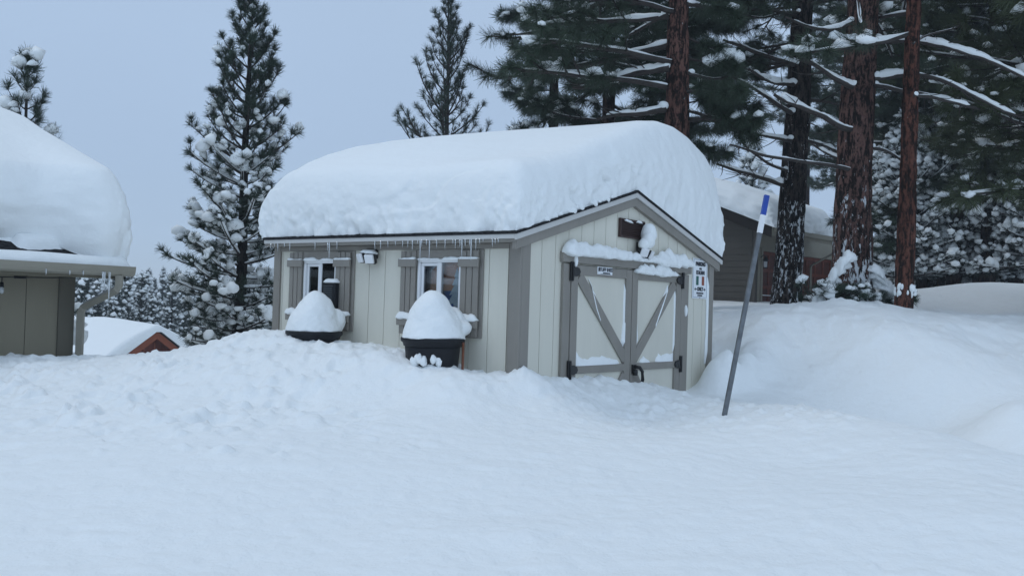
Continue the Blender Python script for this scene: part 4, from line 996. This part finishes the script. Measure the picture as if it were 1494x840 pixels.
def place_blobs(pos, size, seed=0, ic=None, flat=.7, amp=.5):
    ic = ic or ICO1
    if len(pos) == 0: return np.zeros((0,3)), np.zeros((0,3), int)
    pos = np.array(pos); size = np.array(size); r = np.random.RandomState(seed+5); v0, f0 = ic; T = []
    for k in range(8):
        s = np.array([.95+.4*r.rand(), .75+.3*r.rand(), flat*(.75+.6*r.rand())]); n = 1+amp*noise(v0*1.0+k*9.3, .9, k)+.12*noise(v0+k, .35, k)
        v = v0*n[:,None]*s; v[:,2] = np.where(v[:,2] < 0, v[:,2]*.75, v[:,2]); v[:,2] -= .35*(v[:,0]**2)*(k % 3)*.5; T.append(v)
    T = np.stack(T); w = r.randint(0, 8, len(pos)); a = r.rand(len(pos))*6.283; ca, sa = np.cos(a), np.sin(a); V = T[w].copy()
    x, y = V[...,0].copy(), V[...,1].copy(); V[...,0] = x*ca[:,None]-y*sa[:,None]; V[...,1] = x*sa[:,None]+y*ca[:,None]
    V = V*size[:,None,None]+pos[:,None,:]; nv = len(v0)
    Fx = f0[None]+(np.arange(len(pos))*nv)[:,None,None]; return V.reshape(-1,3), Fx.reshape(-1,3)

class Tree:
    def __init__(s, seed): s.r = random.Random(seed); s.seed = seed; s.clump = False; s.wood = MB(); s.tp = []; s.td = []; s.ts = []; s.sp = []; s.ss = []; s.sl = MB()
    def tuft(s, p, d, size, snow=0., ssz=.55):
        s.tp.append(p); s.td.append(d); s.ts.append(size*s.r.uniform(.8,1.15))
        if s.clump:
            g = float(noise(np.array([p]), .45, s.seed)[0]); snow = snow*(1.9 if g > .15 else .75 if g > -.25 else .25); ssz = ssz*s.r.choice((.6,.7,.85,1.0,1.15))
        if s.r.random() < snow:
            s.sp.append(p+np.array(d)/np.linalg.norm(d)*size*.35+np.array([0,0,size*.22])); s.ss.append(size*ssz*s.r.uniform(.6,1.35))
    def branch(s, p0, az, L, e0, e1, size, snow, twigs=6, rad=.02, bare=.25, sag=0., sub=2, line=0., tw=.36, ssz=.55, tseg=.55, droop=0.):
        r = s.r; k = 7; pts = [np.array(p0, float)]; a = az; 
        for i in range(k):
            t = (i+.5)/k; e = e0+(e1-e0)*t+r.uniform(-.06,.06); a += r.uniform(-.09,.09)
            pts.append(pts[-1]+np.array([math.cos(a)*math.cos(e), math.sin(a)*math.cos(e), math.sin(e)])*L/k)
        pts = np.array(pts); s.wood.tube(pts, np.linspace(rad, rad*.3, k+1), 5)
        if line: snow_line(s.sl, pts+np.array([0,0,rad*.6]), rad*1.3, rad*line, r.randint(0,99), n=6, taper=.1, amp=.5, ns=.15, step=.08, rnd_h=.4)
        s.tuft(pts[-1], pts[-1]-pts[-2], size, snow, ssz)
        for j in range(twigs):
            t = bare+(1-bare)*(j+r.uniform(.1,.9))/twigs; i = min(int(t*k), k-1); q = pts[i]+(pts[i+1]-pts[i])*(t*k-i); d = pts[i+1]-pts[i]; d = d/np.linalg.norm(d)
            sgn = 1 if (j % 2) else -1; aa = math.atan2(d[1], d[0])+sgn*r.uniform(.5,1.15); ee = math.asin(max(-1,min(1,d[2])))+r.uniform(-.1,.5); l = L*tw*(1-t*tseg)*r.uniform(.6,1.1)
            dd = np.array([math.cos(aa)*math.cos(ee), math.sin(aa)*math.cos(ee), math.sin(ee)])
            e = q+dd*l; s.wood.tube([q, (q+e)/2+np.array([0,0,-.04*l]), e], [rad*.35, rad*.28, rad*.18], 4)
            s.tuft(e, dd+np.array([0,0,.15+droop*1.6]), size, snow, ssz)
            for m in range(sub):
                f = r.uniform(.25,.95); s.tuft(q+dd*l*f, dd+np.array([r.uniform(-.8,.8), r.uniform(-.8,.8), r.uniform(-.2,.7)+droop]), size*.9, snow*.9, ssz)
        return pts
    def limb(s, pts, rad, line=1.6, twigs=4, n=6, az_j=1., nofol=True):
        """explicit bare limb through the given points, with snow along its top and dead twigs"""
        pts = np.array(pts, float); seg = np.linalg.norm(np.diff(pts, axis=0), axis=1); ss = np.concatenate([[0], np.cumsum(seg)]); m = max(6, int(ss[-1]/.12)); t = np.linspace(0, ss[-1], m)
        C = np.stack([np.interp(t, ss, pts[:,i]) for i in range(3)], -1)
        for _ in range(2): C[1:-1] = (C[:-2]+C[1:-1]*2+C[2:])/4
        C = C+.018*np.stack([noise(C+k*7.7, .3, k) for k in range(3)], -1)
        R = np.linspace(rad, rad*.35, m); s.wood.tube(C, R, 7)
        if line:
            e = int(m*.93); snow_line(s.sl, C[:e]+np.array([0,0,rad*.5]), rad*1.05, rad*line, s.r.randint(0,99), n=8, taper=.06, amp=.3, ns=.25, step=.05, rnd_h=.5)
            # snow heaped in the crotch
            P, f = blob(None, C[0]+(C[1]-C[0])*.4+np.array([0,0,rad*1.1]), (rad*1.5,rad*1.3,rad*1.2), s.r.randint(0,99), ICO2, .25, .1); s.sl.add(P, f, 0, True)
        for j in range(twigs):
            i = s.r.randint(2, m-2); a = s.r.uniform(-math.pi, math.pi); l = s.r.uniform(.15,.5); d = (C[i]-C[i-1]); d /= np.linalg.norm(d); d = d*.7+np.array([math.cos(a)*.6, math.sin(a)*.6, s.r.uniform(-.9,.5)])
            q = C[i]; w = [q]
            for z in range(4): q = q+d*l/4; d = d+np.array([s.r.uniform(-.3,.3), s.r.uniform(-.3,.3), s.r.uniform(-.1,.35)]); w.append(q)
            s.wood.tube(w, [rad*.22, rad*.18, rad*.14, rad*.1, rad*.05], 4)
        return C
    def finish(s, t, trunk, trunk_mat, needle, n=34, spread=1.25, w=.032, ic=None, flat=.72):
        trunk.build('trunk', trunk_mat, t)
        if s.wood.n: s.wood.build('branches', M['limb'], t)
        if s.tp:
            V, f = place_tufts(s.tp, s.td, s.ts, s.seed, n, spread, w); link('foliage', V, f, 0, False, needle, t)
        V, f = place_blobs(s.sp, s.ss, s.seed, ic, flat)
        if s.sl.n:
            tri = []
            for q in s.sl.Fc:
                for k in range(1, len(q)-1): tri.append((q[0], q[k], q[k+1]))
            V2 = np.concatenate(s.sl.V); f = np.concatenate([f, np.array(tri)+len(V)]) if len(V) else np.array(tri); V = np.concatenate([V, V2])
        if len(V): link('branch_snow', V, f, 0, True, M['snow_small'], t)
        return t
def trunk_mb(pts, rad, n=28, furrow=.05, seed=0, step=.045):
    pts = np.array(pts, float); seg = np.linalg.norm(np.diff(pts, axis=0), axis=1); s = np.concatenate([[0], np.cumsum(seg)]); m = max(12, int(s[-1]/step)); t = np.linspace(0, s[-1], m)
    C = np.stack([np.interp(t, s, pts[:,i]) for i in range(3)], -1); C = C+np.array([.03,.03,0])*np.stack([noise(C*np.array([0,0,1])+seed, 2.2, seed+i) for i in range(3)], -1)
    R = np.interp(t, s, rad); mb = MB(); mb.tube(C, R, n)
    if furrow:
        V = mb.V[0].reshape(m, n, 3); ctr = C[:,None,:]; q = V.copy(); q[...,2] *= .3
        k = 1+furrow*(-np.abs(noise(q, .09, seed))*1.6+.6+.5*noise(q, .3, seed+3)); mb.V[0] = (ctr+(V-ctr)*k[...,None]).reshape(-1,3)
    return mb

def young_pine(base, H, seed, label, prof, snowf, cat='pine', z0=.5, step=.24, per=5, size=.15, rad=.10, n=34, elev=(-.25,.75), group=None, twigs=5, ic=None, needle='needle', trunk_mat=None, ssz=.6, sub=2, line=0., tw=.36, w=.032, lean=(0,0), clump=False, flat=.85):
    s = Tree(seed); s.clump = clump; r = s.r; base = np.array(base, float)
    t = thing('pine_tree', base, label, cat, 0, group)
    top = base+np.array([lean[0], lean[1], H])
    tr = trunk_mb([base-np.array([0,0,.3]), base*.5+top*.5+np.array([.03,0,0]), top], [rad*1.1, rad*.6, .012], 12, 0, seed, .2)
    h = z0; az = r.uniform(0, 6)
    while h < H-.12:
        f = h/H; R = prof(f)
        for k in range(per):
            az += 2*math.pi/per+r.uniform(-.45,.45); L = R*r.uniform(.62,1.12)
            if L < .1: L = .1
            p = base+(top-base)*f; e0 = elev[0]+(elev[1]-elev[0])*f+r.uniform(-.14,.14)
            s.branch(p, az, L, e0, e0+.35+(.25 if f > .6 else 0), size, snowf(f), twigs=max(1, int(twigs*L/1.0+.6)), rad=.010+.012*L, bare=.22, line=line*(snowf(f) > .3), sub=sub, ssz=ssz, tw=tw)
        az += .7; h += step*r.uniform(.8,1.25)*(1-(.3 if not clump else -.15)*f)
    s.tuft(top, (0,0,1), size, 0)
    return s.finish(t, tr, trunk_mat or M['limb'], M[needle], n=n, w=w, ic=ic, flat=flat)

# the snow laden pine left of the shed
p = at(341, 500, 15.5); b = np.array([p[0], 15.5, gz(p[0], 15.5)-.1])
def pf(f): return .97*np.interp(f, [0,.06,.18,.37,.55,.74,.9,1], [.5,.85,1.08,1.02,.92,.72,.40,.1])
young_pine(b, 6.5, 11, 'tall slender pine left of the shed, its lower boughs loaded with clumps of snow', pf, lambda f: float(np.interp(f, [0,.35,.52,.65,.8],[.60,.55,.36,.12,.02])), z0=.62, step=.165, per=5, size=.15, rad=.11, n=42, twigs=6, ic=ICO2, flat=1.0, ssz=.46, line=1.7, clump=True, trunk_mat=bark_mat('young bark', (.03,.024,.022), (.01,.009,.008), .0), lean=(.12,0), sub=2, w=.040)
# small top behind the cabin
p = at(36, 185, 17); young_pine((p[0], 17, -2.5), 6.55, 12, 'pine top with sparse tufts rising behind the cabin roof', lambda f: .95*np.interp(f,[0,.5,.8,1],[1,.9,.55,.1]), lambda f: .12, z0=3.0, step=.33, per=4, size=.21, rad=.09, n=48, twigs=4, elev=(.1,.6), sub=1)
# dark narrow pine behind the roof
p = at(650, 200, 22); young_pine((p[0], 22, -1.2), 8.15, 13, 'dark narrow pine without snow rising behind the shed roof', lambda f: 1.12*np.interp(f,[0,.63,.8,.93,1],[1.4,1.12,.72,.34,.1]), lambda f: .0, z0=1.6, step=.30, per=4, size=.17, rad=.09, n=40, twigs=5, elev=(.15,.85), sub=1, w=.036, tw=.30)
# small snowy one between the trunks
p = at(1097, 260, 34); young_pine((p[0], 34, .3), 6.1, 14, 'small snow dusted conifer seen between the two trunks above the garage roof', lambda f: 1.1*np.interp(f,[0,.6,1],[1,.6,.1]), lambda f: .5, z0=1.5, step=.34, per=5, size=.24, rad=.07, n=26, twigs=4, sub=1, needle='needle_far', ssz=.5)

# the large trunks
BK_R = dict(c1=(.135,.070,.056), c2=(.034,.022,.019)); BK_D = dict(c1=(.045,.036,.031), c2=(.012,.010,.009))
def big(u0, v0, Y, u1, w_px, seed, label, mat, H=9., limbs=(), crown=None, needle='needle_dk', size=.23, flare=1.25, v1=0):
    p = at(u0, v0, Y); zb = min(gz(p[0], Y), p[2])-.4; q = at(u1, v1, Y); q = p+(q-p)*(H+.4)/(q[2]-zb); q[1] = Y; r = w_px/2/F*Y
    t = thing('pine_tree', (p[0], Y, zb+.4), label, 'pine'); s = Tree(seed)
    p0 = np.array([p[0], Y, p[2]]); dirn = (q-p0)/np.linalg.norm(q-p0); pb = p0+dirn*((zb-p0[2])/dirn[2])
    tr = trunk_mb([pb, pb+dirn*.9, pb+dirn*1.6, q], [r*flare, r*1.06, r, r*.55], 48, .085, seed, .03)
    for (pts, rad, dy, tw, line) in limbs:
        k = len(pts); P = [at(u, v, Y-.1+dy*i/(k-1)) for i, (u, v) in enumerate(pts)]; s.limb(P, rad, line, tw)
    if crown:
        for (z, azm, L, e0, e1, tw, sn) in crown: s.branch(p0+dirn*((z-p0[2])/dirn[2]), azm, L, e0, e1, size, sn, twigs=tw, rad=.018+.012*L, bare=.3, line=.9 if sn > .1 else 0, sub=3, droop=-.4, tw=.42, ssz=.42)
    s.finish(t, tr, mat, M[needle], n=80, spread=1.6, w=.024, ic=ICO1, flat=.6)
R_ = random.Random(21)
def crown(z0, z1, n, L, az=None, e=(-.1,.3), tw=9, sn=.1):
    out = []
    for i in range(n):
        z = z0+(z1-z0)*(i+R_.random())/n; a = R_.uniform(0, 6.283) if az is None else R_.uniform(*az); e0 = R_.uniform(*e); out.append((z, a, L*R_.uniform(.7,1.15), e0, e0+R_.uniform(-.25,.15), tw, sn))
    return out
PI = math.pi
big(988, 235, 13.5, 992, 40, 31, 'straight red barked pine trunk rising right behind the shed roof', bark_mat('red bark', frost=.05, seed=1, **BK_R), limbs=[
    ([(976,100),(935,103),(902,112),(874,125),(848,133),(836,128)], .055, .5, 12, 1.0), ([(972,160),(935,166),(900,168),(870,174)], .05, .4, 6, 1.3), ([(1003,108),(1040,118),(1062,112)], .03, .3, 5, .6), ([(1003,160),(1025,168),(1060,172)], .022, .5, 5, .6), ([(975,20),(940,40),(905,60)], .03, .3, 6, .8), ([(1003,6),(1030,8),(1050,14)], .035, .3, 4, 1.2)],
    crown=crown(3.0, 4.9, 9, 2.4, (PI*.75, PI*1.25), (-.15,.25), 12, .12)+crown(2.05, 4.9, 9, .92, (-.9,.9), (-.5,.0), 7, .08))
big(1146, 445, 16, 1172, 38, 32, 'dark pine trunk in front of the garage, snow plastered on its lower bark', bark_mat('dark bark snowy', frost=1.0, fz0=-.5, fz1=3.2, seed=4, **BK_D, fthr=.575, pscale=13), limbs=[
    ([(1164,97),(1121,82),(1085,70),(1054,59)], .05, -.6, 10, 1.0), ([(1160,124),(1130,122),(1092,102)], .045, -.8, 8, 1.5), ([(1158,168),(1131,150),(1100,130),(1069,112)], .04, -.9, 12, 1.0), ([(1156,205),(1130,202),(1092,193)], .042, -.7, 8, 1.3), ([(1150,250),(1121,240),(1085,212),(1060,174)], .028, -1., 14, .9),
    ([(1143,270),(1108,257),(1069,248),(1045,240)], .045, -.6, 8, 1.4), ([(1172,205),(1200,210),(1225,222)], .035, .5, 6, 1.2), ([(1168,20),(1140,16),(1110,30),(1085,20)], .03, -.5, 12, .4)],
    crown=crown(3.9, 5.6, 9, 1.7, (PI*.5, PI*1.2), (-.45,.1), 9, .05)+crown(3.2, 5.2, 4, 1.5, (-1.2,1.2), (-.3,.1), 8, .1))
big(1240, 446, 13.6, 1260, 52, 33, 'thick red brown pine trunk at the centre of the bank, white flecks on its foot', bark_mat('red bark snowy', frost=.95, fz0=-.2, fz1=2.7, seed=7, c1=(.125,.070,.058), c2=(.03,.021,.018), fthr=.585, pscale=11), flare=1.32, limbs=[
    ([(1276,60),(1310,61),(1341,60),(1373,67),(1421,80),(1461,98),(1493,114),(1530,125)], .04, -.5, 14, 1.5), ([(1272,116),(1300,112),(1327,108),(1361,112),(1393,124),(1436,148),(1467,166),(1510,176)], .04, -.3, 14, 1.6), ([(1272,125),(1320,132),(1373,143),(1401,154),(1430,158)], .035, .9, 8, 1.1),
    ([(1250,62),(1222,56),(1198,60)], .05, -.3, 4, 2.0), ([(1250,130),(1222,118),(1195,100),(1170,84)], .045, -.5, 6, 1.4), ([(1248,191),(1222,184),(1194,168),(1154,151),(1131,139)], .05, -.8, 10, 1.5), ([(1246,250),(1220,242),(1194,238),(1121,230),(1067,212)], .035, -.9, 12, .9), ([(1245,240),(1215,228),(1184,211)], .035, .4, 5, 1.2),
    ([(1245,30),(1216,46),(1180,40),(1147,25)], .035, -.5, 8, 1.3), ([(1268,215),(1300,222),(1320,238)], .03, .6, 6, 1.2), ([(1250,-5),(1256,30),(1258,40)], .02, -.6, 2, .3)],
    crown=crown(4.3, 6.0, 7, 2.2, None, (-.3,.2), 10, .15))
big(1318, 458, 13, 1334, 25, 34, 'slim red pine trunk right of the thick one, one ring of snow near its foot', bark_mat('slim red bark', frost=.25, fz0=-.3, fz1=1.2, seed=9, c1=(.115,.048,.034), c2=(.035,.02,.016)), flare=1.12, H=8.5,
    limbs=[([(1330,140),(1345,137),(1373,143),(1401,154),(1424,157)], .03, .4, 6, 1.2), ([(1331,65),(1350,50),(1390,44),(1400,38)], .02, .5, 6, .5)],
    crown=crown(3.6, 5.2, 5, 1.7, None, (-.4,.2), 8, .15))
# ring of snow on the slim trunk
m = MB(); rs = random.Random(5)
for i in range(14):
    a = rs.uniform(PI*1.02, PI*1.98); c = at(1320, 425, 13); P, f = blob(None, c+np.array([.128*math.cos(a), .128*math.sin(a), rs.uniform(-.05,.06)]), (rs.uniform(.015,.03),.02,rs.uniform(.02,.045)), i, ICO2, .5, .04); m.add(P, f, 0, True)
tag(m.build('packed_snow', M['snow_small']), 'ring of snow dabs stuck round the slim red trunk', 'snow')

# dense mature pines whose boughs fill the upper right
def bough_tree(base, H, seed, label, z0, Rr, nb, size=.29, snow=.1, needle='needle_dk', n=46, rad=.16, tw=10, az=None, e=(-.35,.25), group=None, ic=None, sub=3, ssz=.36, line=1.2, prof=None, flat=.6, spread=1.5):
    s = Tree(seed); r = s.r; base = np.array(base, float); t = thing('pine_tree', base, label, 'pine', 0, group)
    top = base+np.array([0,0,H]); tr = trunk_mb([base-np.array([0,0,.3]), top], [rad*1.15, rad*.35], 20, .06, seed, .08)
    for i in range(nb):
        z = z0+(H-z0)*(i+r.random())/nb; a = r.uniform(0, 6.283) if az is None else r.uniform(*az); f = (z-z0)/(H-z0); L = Rr*(prof(f) if prof else 1)*r.uniform(.6,1.15); e0 = r.uniform(*e)
        s.branch(base+np.array([0,0,z]), a, L, e0, e0+r.uniform(-.2,.3), size, snow, twigs=tw, rad=.012+.010*L, bare=.22, line=.8 if snow > .12 else 0, sub=sub+1, tw=.46, ssz=ssz, droop=-.4)
    return s.finish(t, tr, TRK, M[needle], n=n+20, spread=spread, w=.030, ic=ic, flat=flat)
TRK = bark_mat('forest bark', (.05,.032,.027), (.015,.011,.010), .0)
def X(u, Y): return (u-747)/F*Y
GZ = lambda u, Y: (X(u, Y), Y, gz(X(u, Y), Y)-.1)
B_ = [  # u, Y, H, z0, R, nb, needle, snow, label
 (880,18,7.6,2.7,1.75,44,'needle_dk',.22,'broad dark pine directly behind the shed roof, left of the red trunk'),
 (800,21,7.6,3.8,1.0,17,'needle',.28,'pine with snow tufted bough tips, leftmost of the dark pines behind the roof'),
 (945,23,8.6,2.5,1.7,40,'needle_dk',.10,'tall dark pine filling the gap left of the red trunk, farther back'),
 (986,17.5,7.6,3.3,1.15,14,'needle_dk',.06,'thin drooping pine right of the red trunk behind the shed'),
 (1172,44,15,5.6,2.6,34,'needle_dk',.10,'dark pine between the dark trunk and the thick red one'),
 (1252,37,14,4.4,2.4,40,'needle_dk',.14,'dark pine behind the gap between thick and slim red trunks'),
 (1392,23.5,9.0,2.3,2.4,44,'needle_ol',.13,'olive green pine with long boughs right of the slim trunk'),
 (1590,15,6.6,2.1,3.1,60,'needle_ol',.16,'olive green pine reaching in from beyond the right edge of the photo'),
 (1480,24.5,9.4,1.8,2.6,40,'needle_dk',.16,'dark pine behind the reaching olive boughs at the right edge'),
 (1440,23,9.4,2.2,2.3,44,'needle_dk',.15,'tall dark pine behind the olive ones on the right'),
 (1420,27,10.5,2.4,2.6,44,'needle_dk',.10,'tall dark pine in the last row behind the snow speckled conifers'),
 (1300,28,10.5,3.0,2.4,40,'needle_dk',.08,'tall dark pine in the last row between the thick and slim trunks'),
 (1345,25,9.6,1.6,2.3,48,'needle_dk',.08,'tallest dark pine far behind the slim trunk'),
 (1246,42,15,4.4,2.8,40,'needle_dk',.05,'dark pine far behind the thick trunk'),
]
for i, (u, Y, H, z0, Rr, nb, nd, sn, lab) in enumerate(B_):
    bough_tree(GZ(u, Y), H, 60+i, lab, z0, Rr, nb, needle=nd, snow=sn, tw=10, ic=ICO1, az=(-1.2,.9) if u == 986 else None)
# snow speckled younger conifers under them
C_ = [(1322,20.5,4.1,'snowy young conifer right behind the slim trunk'),(1372,21,4.6,'snow speckled young conifer behind the right bank, nearest the slim trunk'),(1425,20.5,4.5,'snow speckled young conifer above the middle of the right bank'),(1478,21.5,4.3,'snow speckled young conifer at the right edge'),(1400,25,5.4,'taller snow speckled conifer in the second row on the right'),(1345,22.5,3.3,'low snowy conifer crouching behind the right bank, just right of the slim trunk'),(1400,22,3.4,'low snowy conifer crouching behind the middle of the right bank'),(1455,22.5,3.5,'low snowy conifer crouching behind the right end of the bank'),(1503,22,3.6,'low snowy conifer at the very edge behind the right bank'),(1520,19,4.6,'snow speckled conifer just past the right edge of the bank')]
for i, (u, Y, H, lab) in enumerate(C_):
    Y += 3.4; H *= 1.12
    young_pine(GZ(u, Y), H, 80+i, lab, lambda f: 1.45*np.interp(f,[0,.2,.6,1],[.9,1,.75,.15]), lambda f: .78, cat='conifer', z0=(.2 if H < 4 else .8), step=.18, per=7, size=.17, rad=.10, n=30, elev=(-.25,.5), twigs=6, ic=ICO1, needle='needle_far', trunk_mat=TRK, ssz=.47, sub=2, line=1.4, w=.042)
# shrubs drooping under snow at the foot of the thick trunk
def shrub(u, v, Y, seed, lab, H, sg):
    s = Tree(seed); c = at(u, v, Y); c[2] -= .1; t = thing('shrub', c, lab, 'shrub'); r = s.r
    for i in range(22):
        az = r.uniform(0, 6.283); s.branch(c+np.array([r.uniform(-.1,.1), r.uniform(-.06,.06), 0]), az, H*r.uniform(.35,.8), r.uniform(.7,1.4), r.uniform(-.2,.6), .12, .15, twigs=4, rad=.012, sub=2, line=0)
    for i in range(9):
        q = (i+.5)/9; x0 = sg*(.16-.32*q*1.0); hz = H*(.95-.75*q)+r.uniform(-.05,.05); y = -.12+r.uniform(-.10,.06)
        pts = [c+np.array([x0+sg*(-.18)*0+sg*.10, y+.1, hz]), c+np.array([x0, y, hz-.01]), c+np.array([x0-sg*.10, y-.04, hz-.10]), c+np.array([x0-sg*.15, y-.05, hz-.24])]
        snow_line(s.sl, pts, r.uniform(.055,.09), r.uniform(.07,.11), seed+i, n=12, taper=.3, amp=.5, ns=.07, step=.02)
    s.finish(t, trunk_mb([c-np.array([0,0,.2]), c+np.array([0,0,H*.6])], [.03,.01], 8, 0, seed, .1), M['limb'], M['needle'], n=30, w=.04)
shrub(1212, 447, 13.3, 101, 'snow burdened shrub leaning on the left side of the thick trunk', .80, 1)
shrub(1285, 449, 13.5, 102, 'snow burdened shrub between the thick trunk and the slim one', .62, -1)
# needle sprig drooping by the cabin's corner
s = Tree(111); c = at(96, 500, 12.5); t = thing('pine_tree', (c[0], 12.5, gz(c[0], 12.5)), 'young pine hidden behind the cabin corner, one snow capped bough showing', 'pine')
base = np.array([c[0]-.35, 12.5, gz(c[0], 12.5)])
s.branch(base+np.array([0,0,.75]), -.3, .62, .2, -.5, .15, .9, twigs=3, rad=.014, ssz=.75); s.branch(base+np.array([0,0,.4]), -.2, .5, .1, -.6, .14, .9, twigs=3, rad=.012, ssz=.75); s.branch(base+np.array([0,0,.9]), 1.2, .5, .2, 0, .14, .7, twigs=3, rad=.012)
s.finish(t, trunk_mb([base-np.array([0,0,.2]), base+np.array([0,0,1.1])], [.04,.015], 8, 0, 5, .1), M['limb'], M['needle'], n=40, ic=ICO2)

# distant snowy forest on the left, downhill
def far_proto(seed, H, R, n_t, label):
    return young_pine((0,0,0), H, seed, label, lambda f: R*np.interp(f,[0,.15,.6,1],[.85,1,.5,.05]), lambda f: .30, cat='conifer', z0=H*.1, step=H*.030, per=6, size=H*.033, rad=H*.018, n=14, elev=(-.35,.3), twigs=4, sub=1, ic=ICO1, needle='needle_far', ssz=.42, line=0, w=.06, group='snowy conifers on the far slope', trunk_mat=TRK)
LABF = 'one of the small snow covered conifers crowding the slope beyond the red cabin'
protos = [far_proto(201, 9., 1.5, 0, LABF), far_proto(202, 11., 1.6, 0, LABF), far_proto(203, 8., 1.35, 0, LABF)]
rf = random.Random(77); used = [False]*3
spots = []
for (u0, u1, Y0, Y1, n, v0, v1) in ((100,190,36,44,8,392,425),(205,410,40,58,18,405,445),(100,420,62,90,34,398,425),(60,460,95,150,44,390,412),(-60,100,40,70,8,395,420),(420,700,60,120,14,395,420)):
    for i in range(n):
        u = u0+(u1-u0)*(i+rf.random())/n; spots.append((u, rf.uniform(Y0, Y1), rf.uniform(v0, v1)))
for (u, Y, v) in spots:
    k = rf.randint(0, 2); p = protos[k]; g = gz(X(u, Y), Y)-.3; ztop = at(u, v-rf.choice((0,0,4,9)), Y)[2]; Hh = [9.,11.,8.][k]
    sc = max(.35, (ztop-g)/Hh); sw = min(1.25, max(sc, .55))*rf.uniform(.85,1.15)
    if not used[k]: o = p; used[k] = True; o.location = (X(u, Y), Y, g); o.rotation_euler = (0,0,rf.uniform(0,6)); o.scale = (sw,sw,sc)
    else: o = dup(p, (X(u, Y), Y, g), rf.uniform(0, 6.28), LABF, (sw, sc))
# ------------------------------------------------------------------ sky, sun, camera
def make_world():
    w = bpy.data.worlds.new('World'); SC.world = w; w.use_nodes = True; nt = w.node_tree; N = nt.nodes.new; L = nt.links.new
    bg = nt.nodes['Background']; sky = N('ShaderNodeTexSky'); sky.sky_type = 'NISHITA'; sky.sun_disc = False
    sky.sun_elevation = math.radians(58); sky.sun_rotation = math.radians(-75); sky.air_density = 1.0; sky.dust_density = 1.0; sky.altitude = 1800
    tc = N('ShaderNodeTexCoord'); sx = N('ShaderNodeSeparateXYZ'); L(tc.outputs['Generated'], sx.inputs[0])
    # sky brightened behind the camera, added as fill for the faces turned towards it
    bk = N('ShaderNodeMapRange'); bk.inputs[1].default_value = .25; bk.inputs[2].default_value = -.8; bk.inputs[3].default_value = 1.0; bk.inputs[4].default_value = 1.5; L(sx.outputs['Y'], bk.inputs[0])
    # overcast veil: brighter towards the zenith, with faint broad cloud structure
    rp = N('ShaderNodeValToRGB'); L(sx.outputs['Z'], rp.inputs['Fac']); cr = rp.color_ramp
    cols = [(0.0, (.305,.40,.53)), (.06, (.335,.44,.595)), (.25, (.38,.495,.66)), (1.0, (.425,.52,.64))]
    cr.elements[0].position = 0; cr.elements[0].color = (*cols[0][1], 1); cr.elements[1].position = 1; cr.elements[1].color = (*cols[3][1], 1)
    for p, c in cols[1:3]: e = cr.elements.new(p); e.color = (*c, 1)
    n = N('ShaderNodeTexNoise'); n.inputs['Scale'].default_value = 1.6; n.inputs['Detail'].default_value = 4; L(tc.outputs['Generated'], n.inputs['Vector'])
    mr = N('ShaderNodeMapRange'); mr.inputs[1].default_value = .3; mr.inputs[2].default_value = .7; mr.inputs[3].default_value = SKYK*.95; mr.inputs[4].default_value = SKYK*1.05; L(n.outputs['Fac'], mr.inputs[0])
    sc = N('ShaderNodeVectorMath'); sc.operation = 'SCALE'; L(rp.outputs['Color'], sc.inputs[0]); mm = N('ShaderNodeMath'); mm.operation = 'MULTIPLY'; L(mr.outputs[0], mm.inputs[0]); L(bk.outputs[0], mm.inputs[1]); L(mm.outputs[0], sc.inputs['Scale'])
    mx = N('ShaderNodeMix'); mx.data_type = 'RGBA'; mx.inputs['Factor'].default_value = .88; L(sky.outputs['Color'], mx.inputs[6]); L(sc.outputs[0], mx.inputs[7])
    L(mx.outputs[2], bg.inputs['Color']); bg.inputs['Strength'].default_value = .1
SKYK = 10.8
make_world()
sd = bpy.data.lights.new('sun', 'SUN'); sd.energy = .5; sd.angle = math.radians(30); sd.color = (1, .98, .94)
so = bpy.data.objects.new('sun', sd); COL.objects.link(so)
az = math.radians(-75); el = math.radians(58)      # azimuth from +Y towards +X
dirv = Vector((math.sin(az)*math.cos(el), math.cos(az)*math.cos(el), math.sin(el)))
so.rotation_euler = dirv.to_track_quat('Z', 'Y').to_euler(); so.location = (0,0,30)
cd = bpy.data.cameras.new('camera'); cam = bpy.data.objects.new('camera', cd); COL.objects.link(cam)
cd.sensor_fit = 'HORIZONTAL'; cd.sensor_width = 36; cd.lens = 36*F/1494; cd.clip_start = .1; cd.clip_end = 3000
cam.rotation_euler = Matrix(RC.tolist()).to_euler(); SC.camera = cam
SC.view_settings.view_transform = 'Standard'; SC.view_settings.look = 'None'; SC.view_settings.gamma = 1; SC.view_settings.exposure = .10
SC.cycles.max_bounces = 8; SC.cycles.transparent_max_bounces = 16; SC.cycles.use_denoising = True

# still, slightly misty winter air
def make_haze():
    m = bpy.data.materials.new('winter haze'); m.use_nodes = True; nt = m.node_tree; nt.nodes.clear()
    o = nt.nodes.new('ShaderNodeOutputMaterial'); v = nt.nodes.new('ShaderNodeVolumePrincipled'); v.inputs['Density'].default_value = .0011; v.inputs['Color'].default_value = (.80,.87,.96,1); v.inputs['Anisotropy'].default_value = .2
    nt.links.new(v.outputs[0], o.inputs['Volume'])
    mb = MB(); mb.box(-190, 190, -60, 230, -16, 14); tag(mb.build('haze', m), kind='stuff')
make_haze()
SC.cycles.volume_bounces = 2
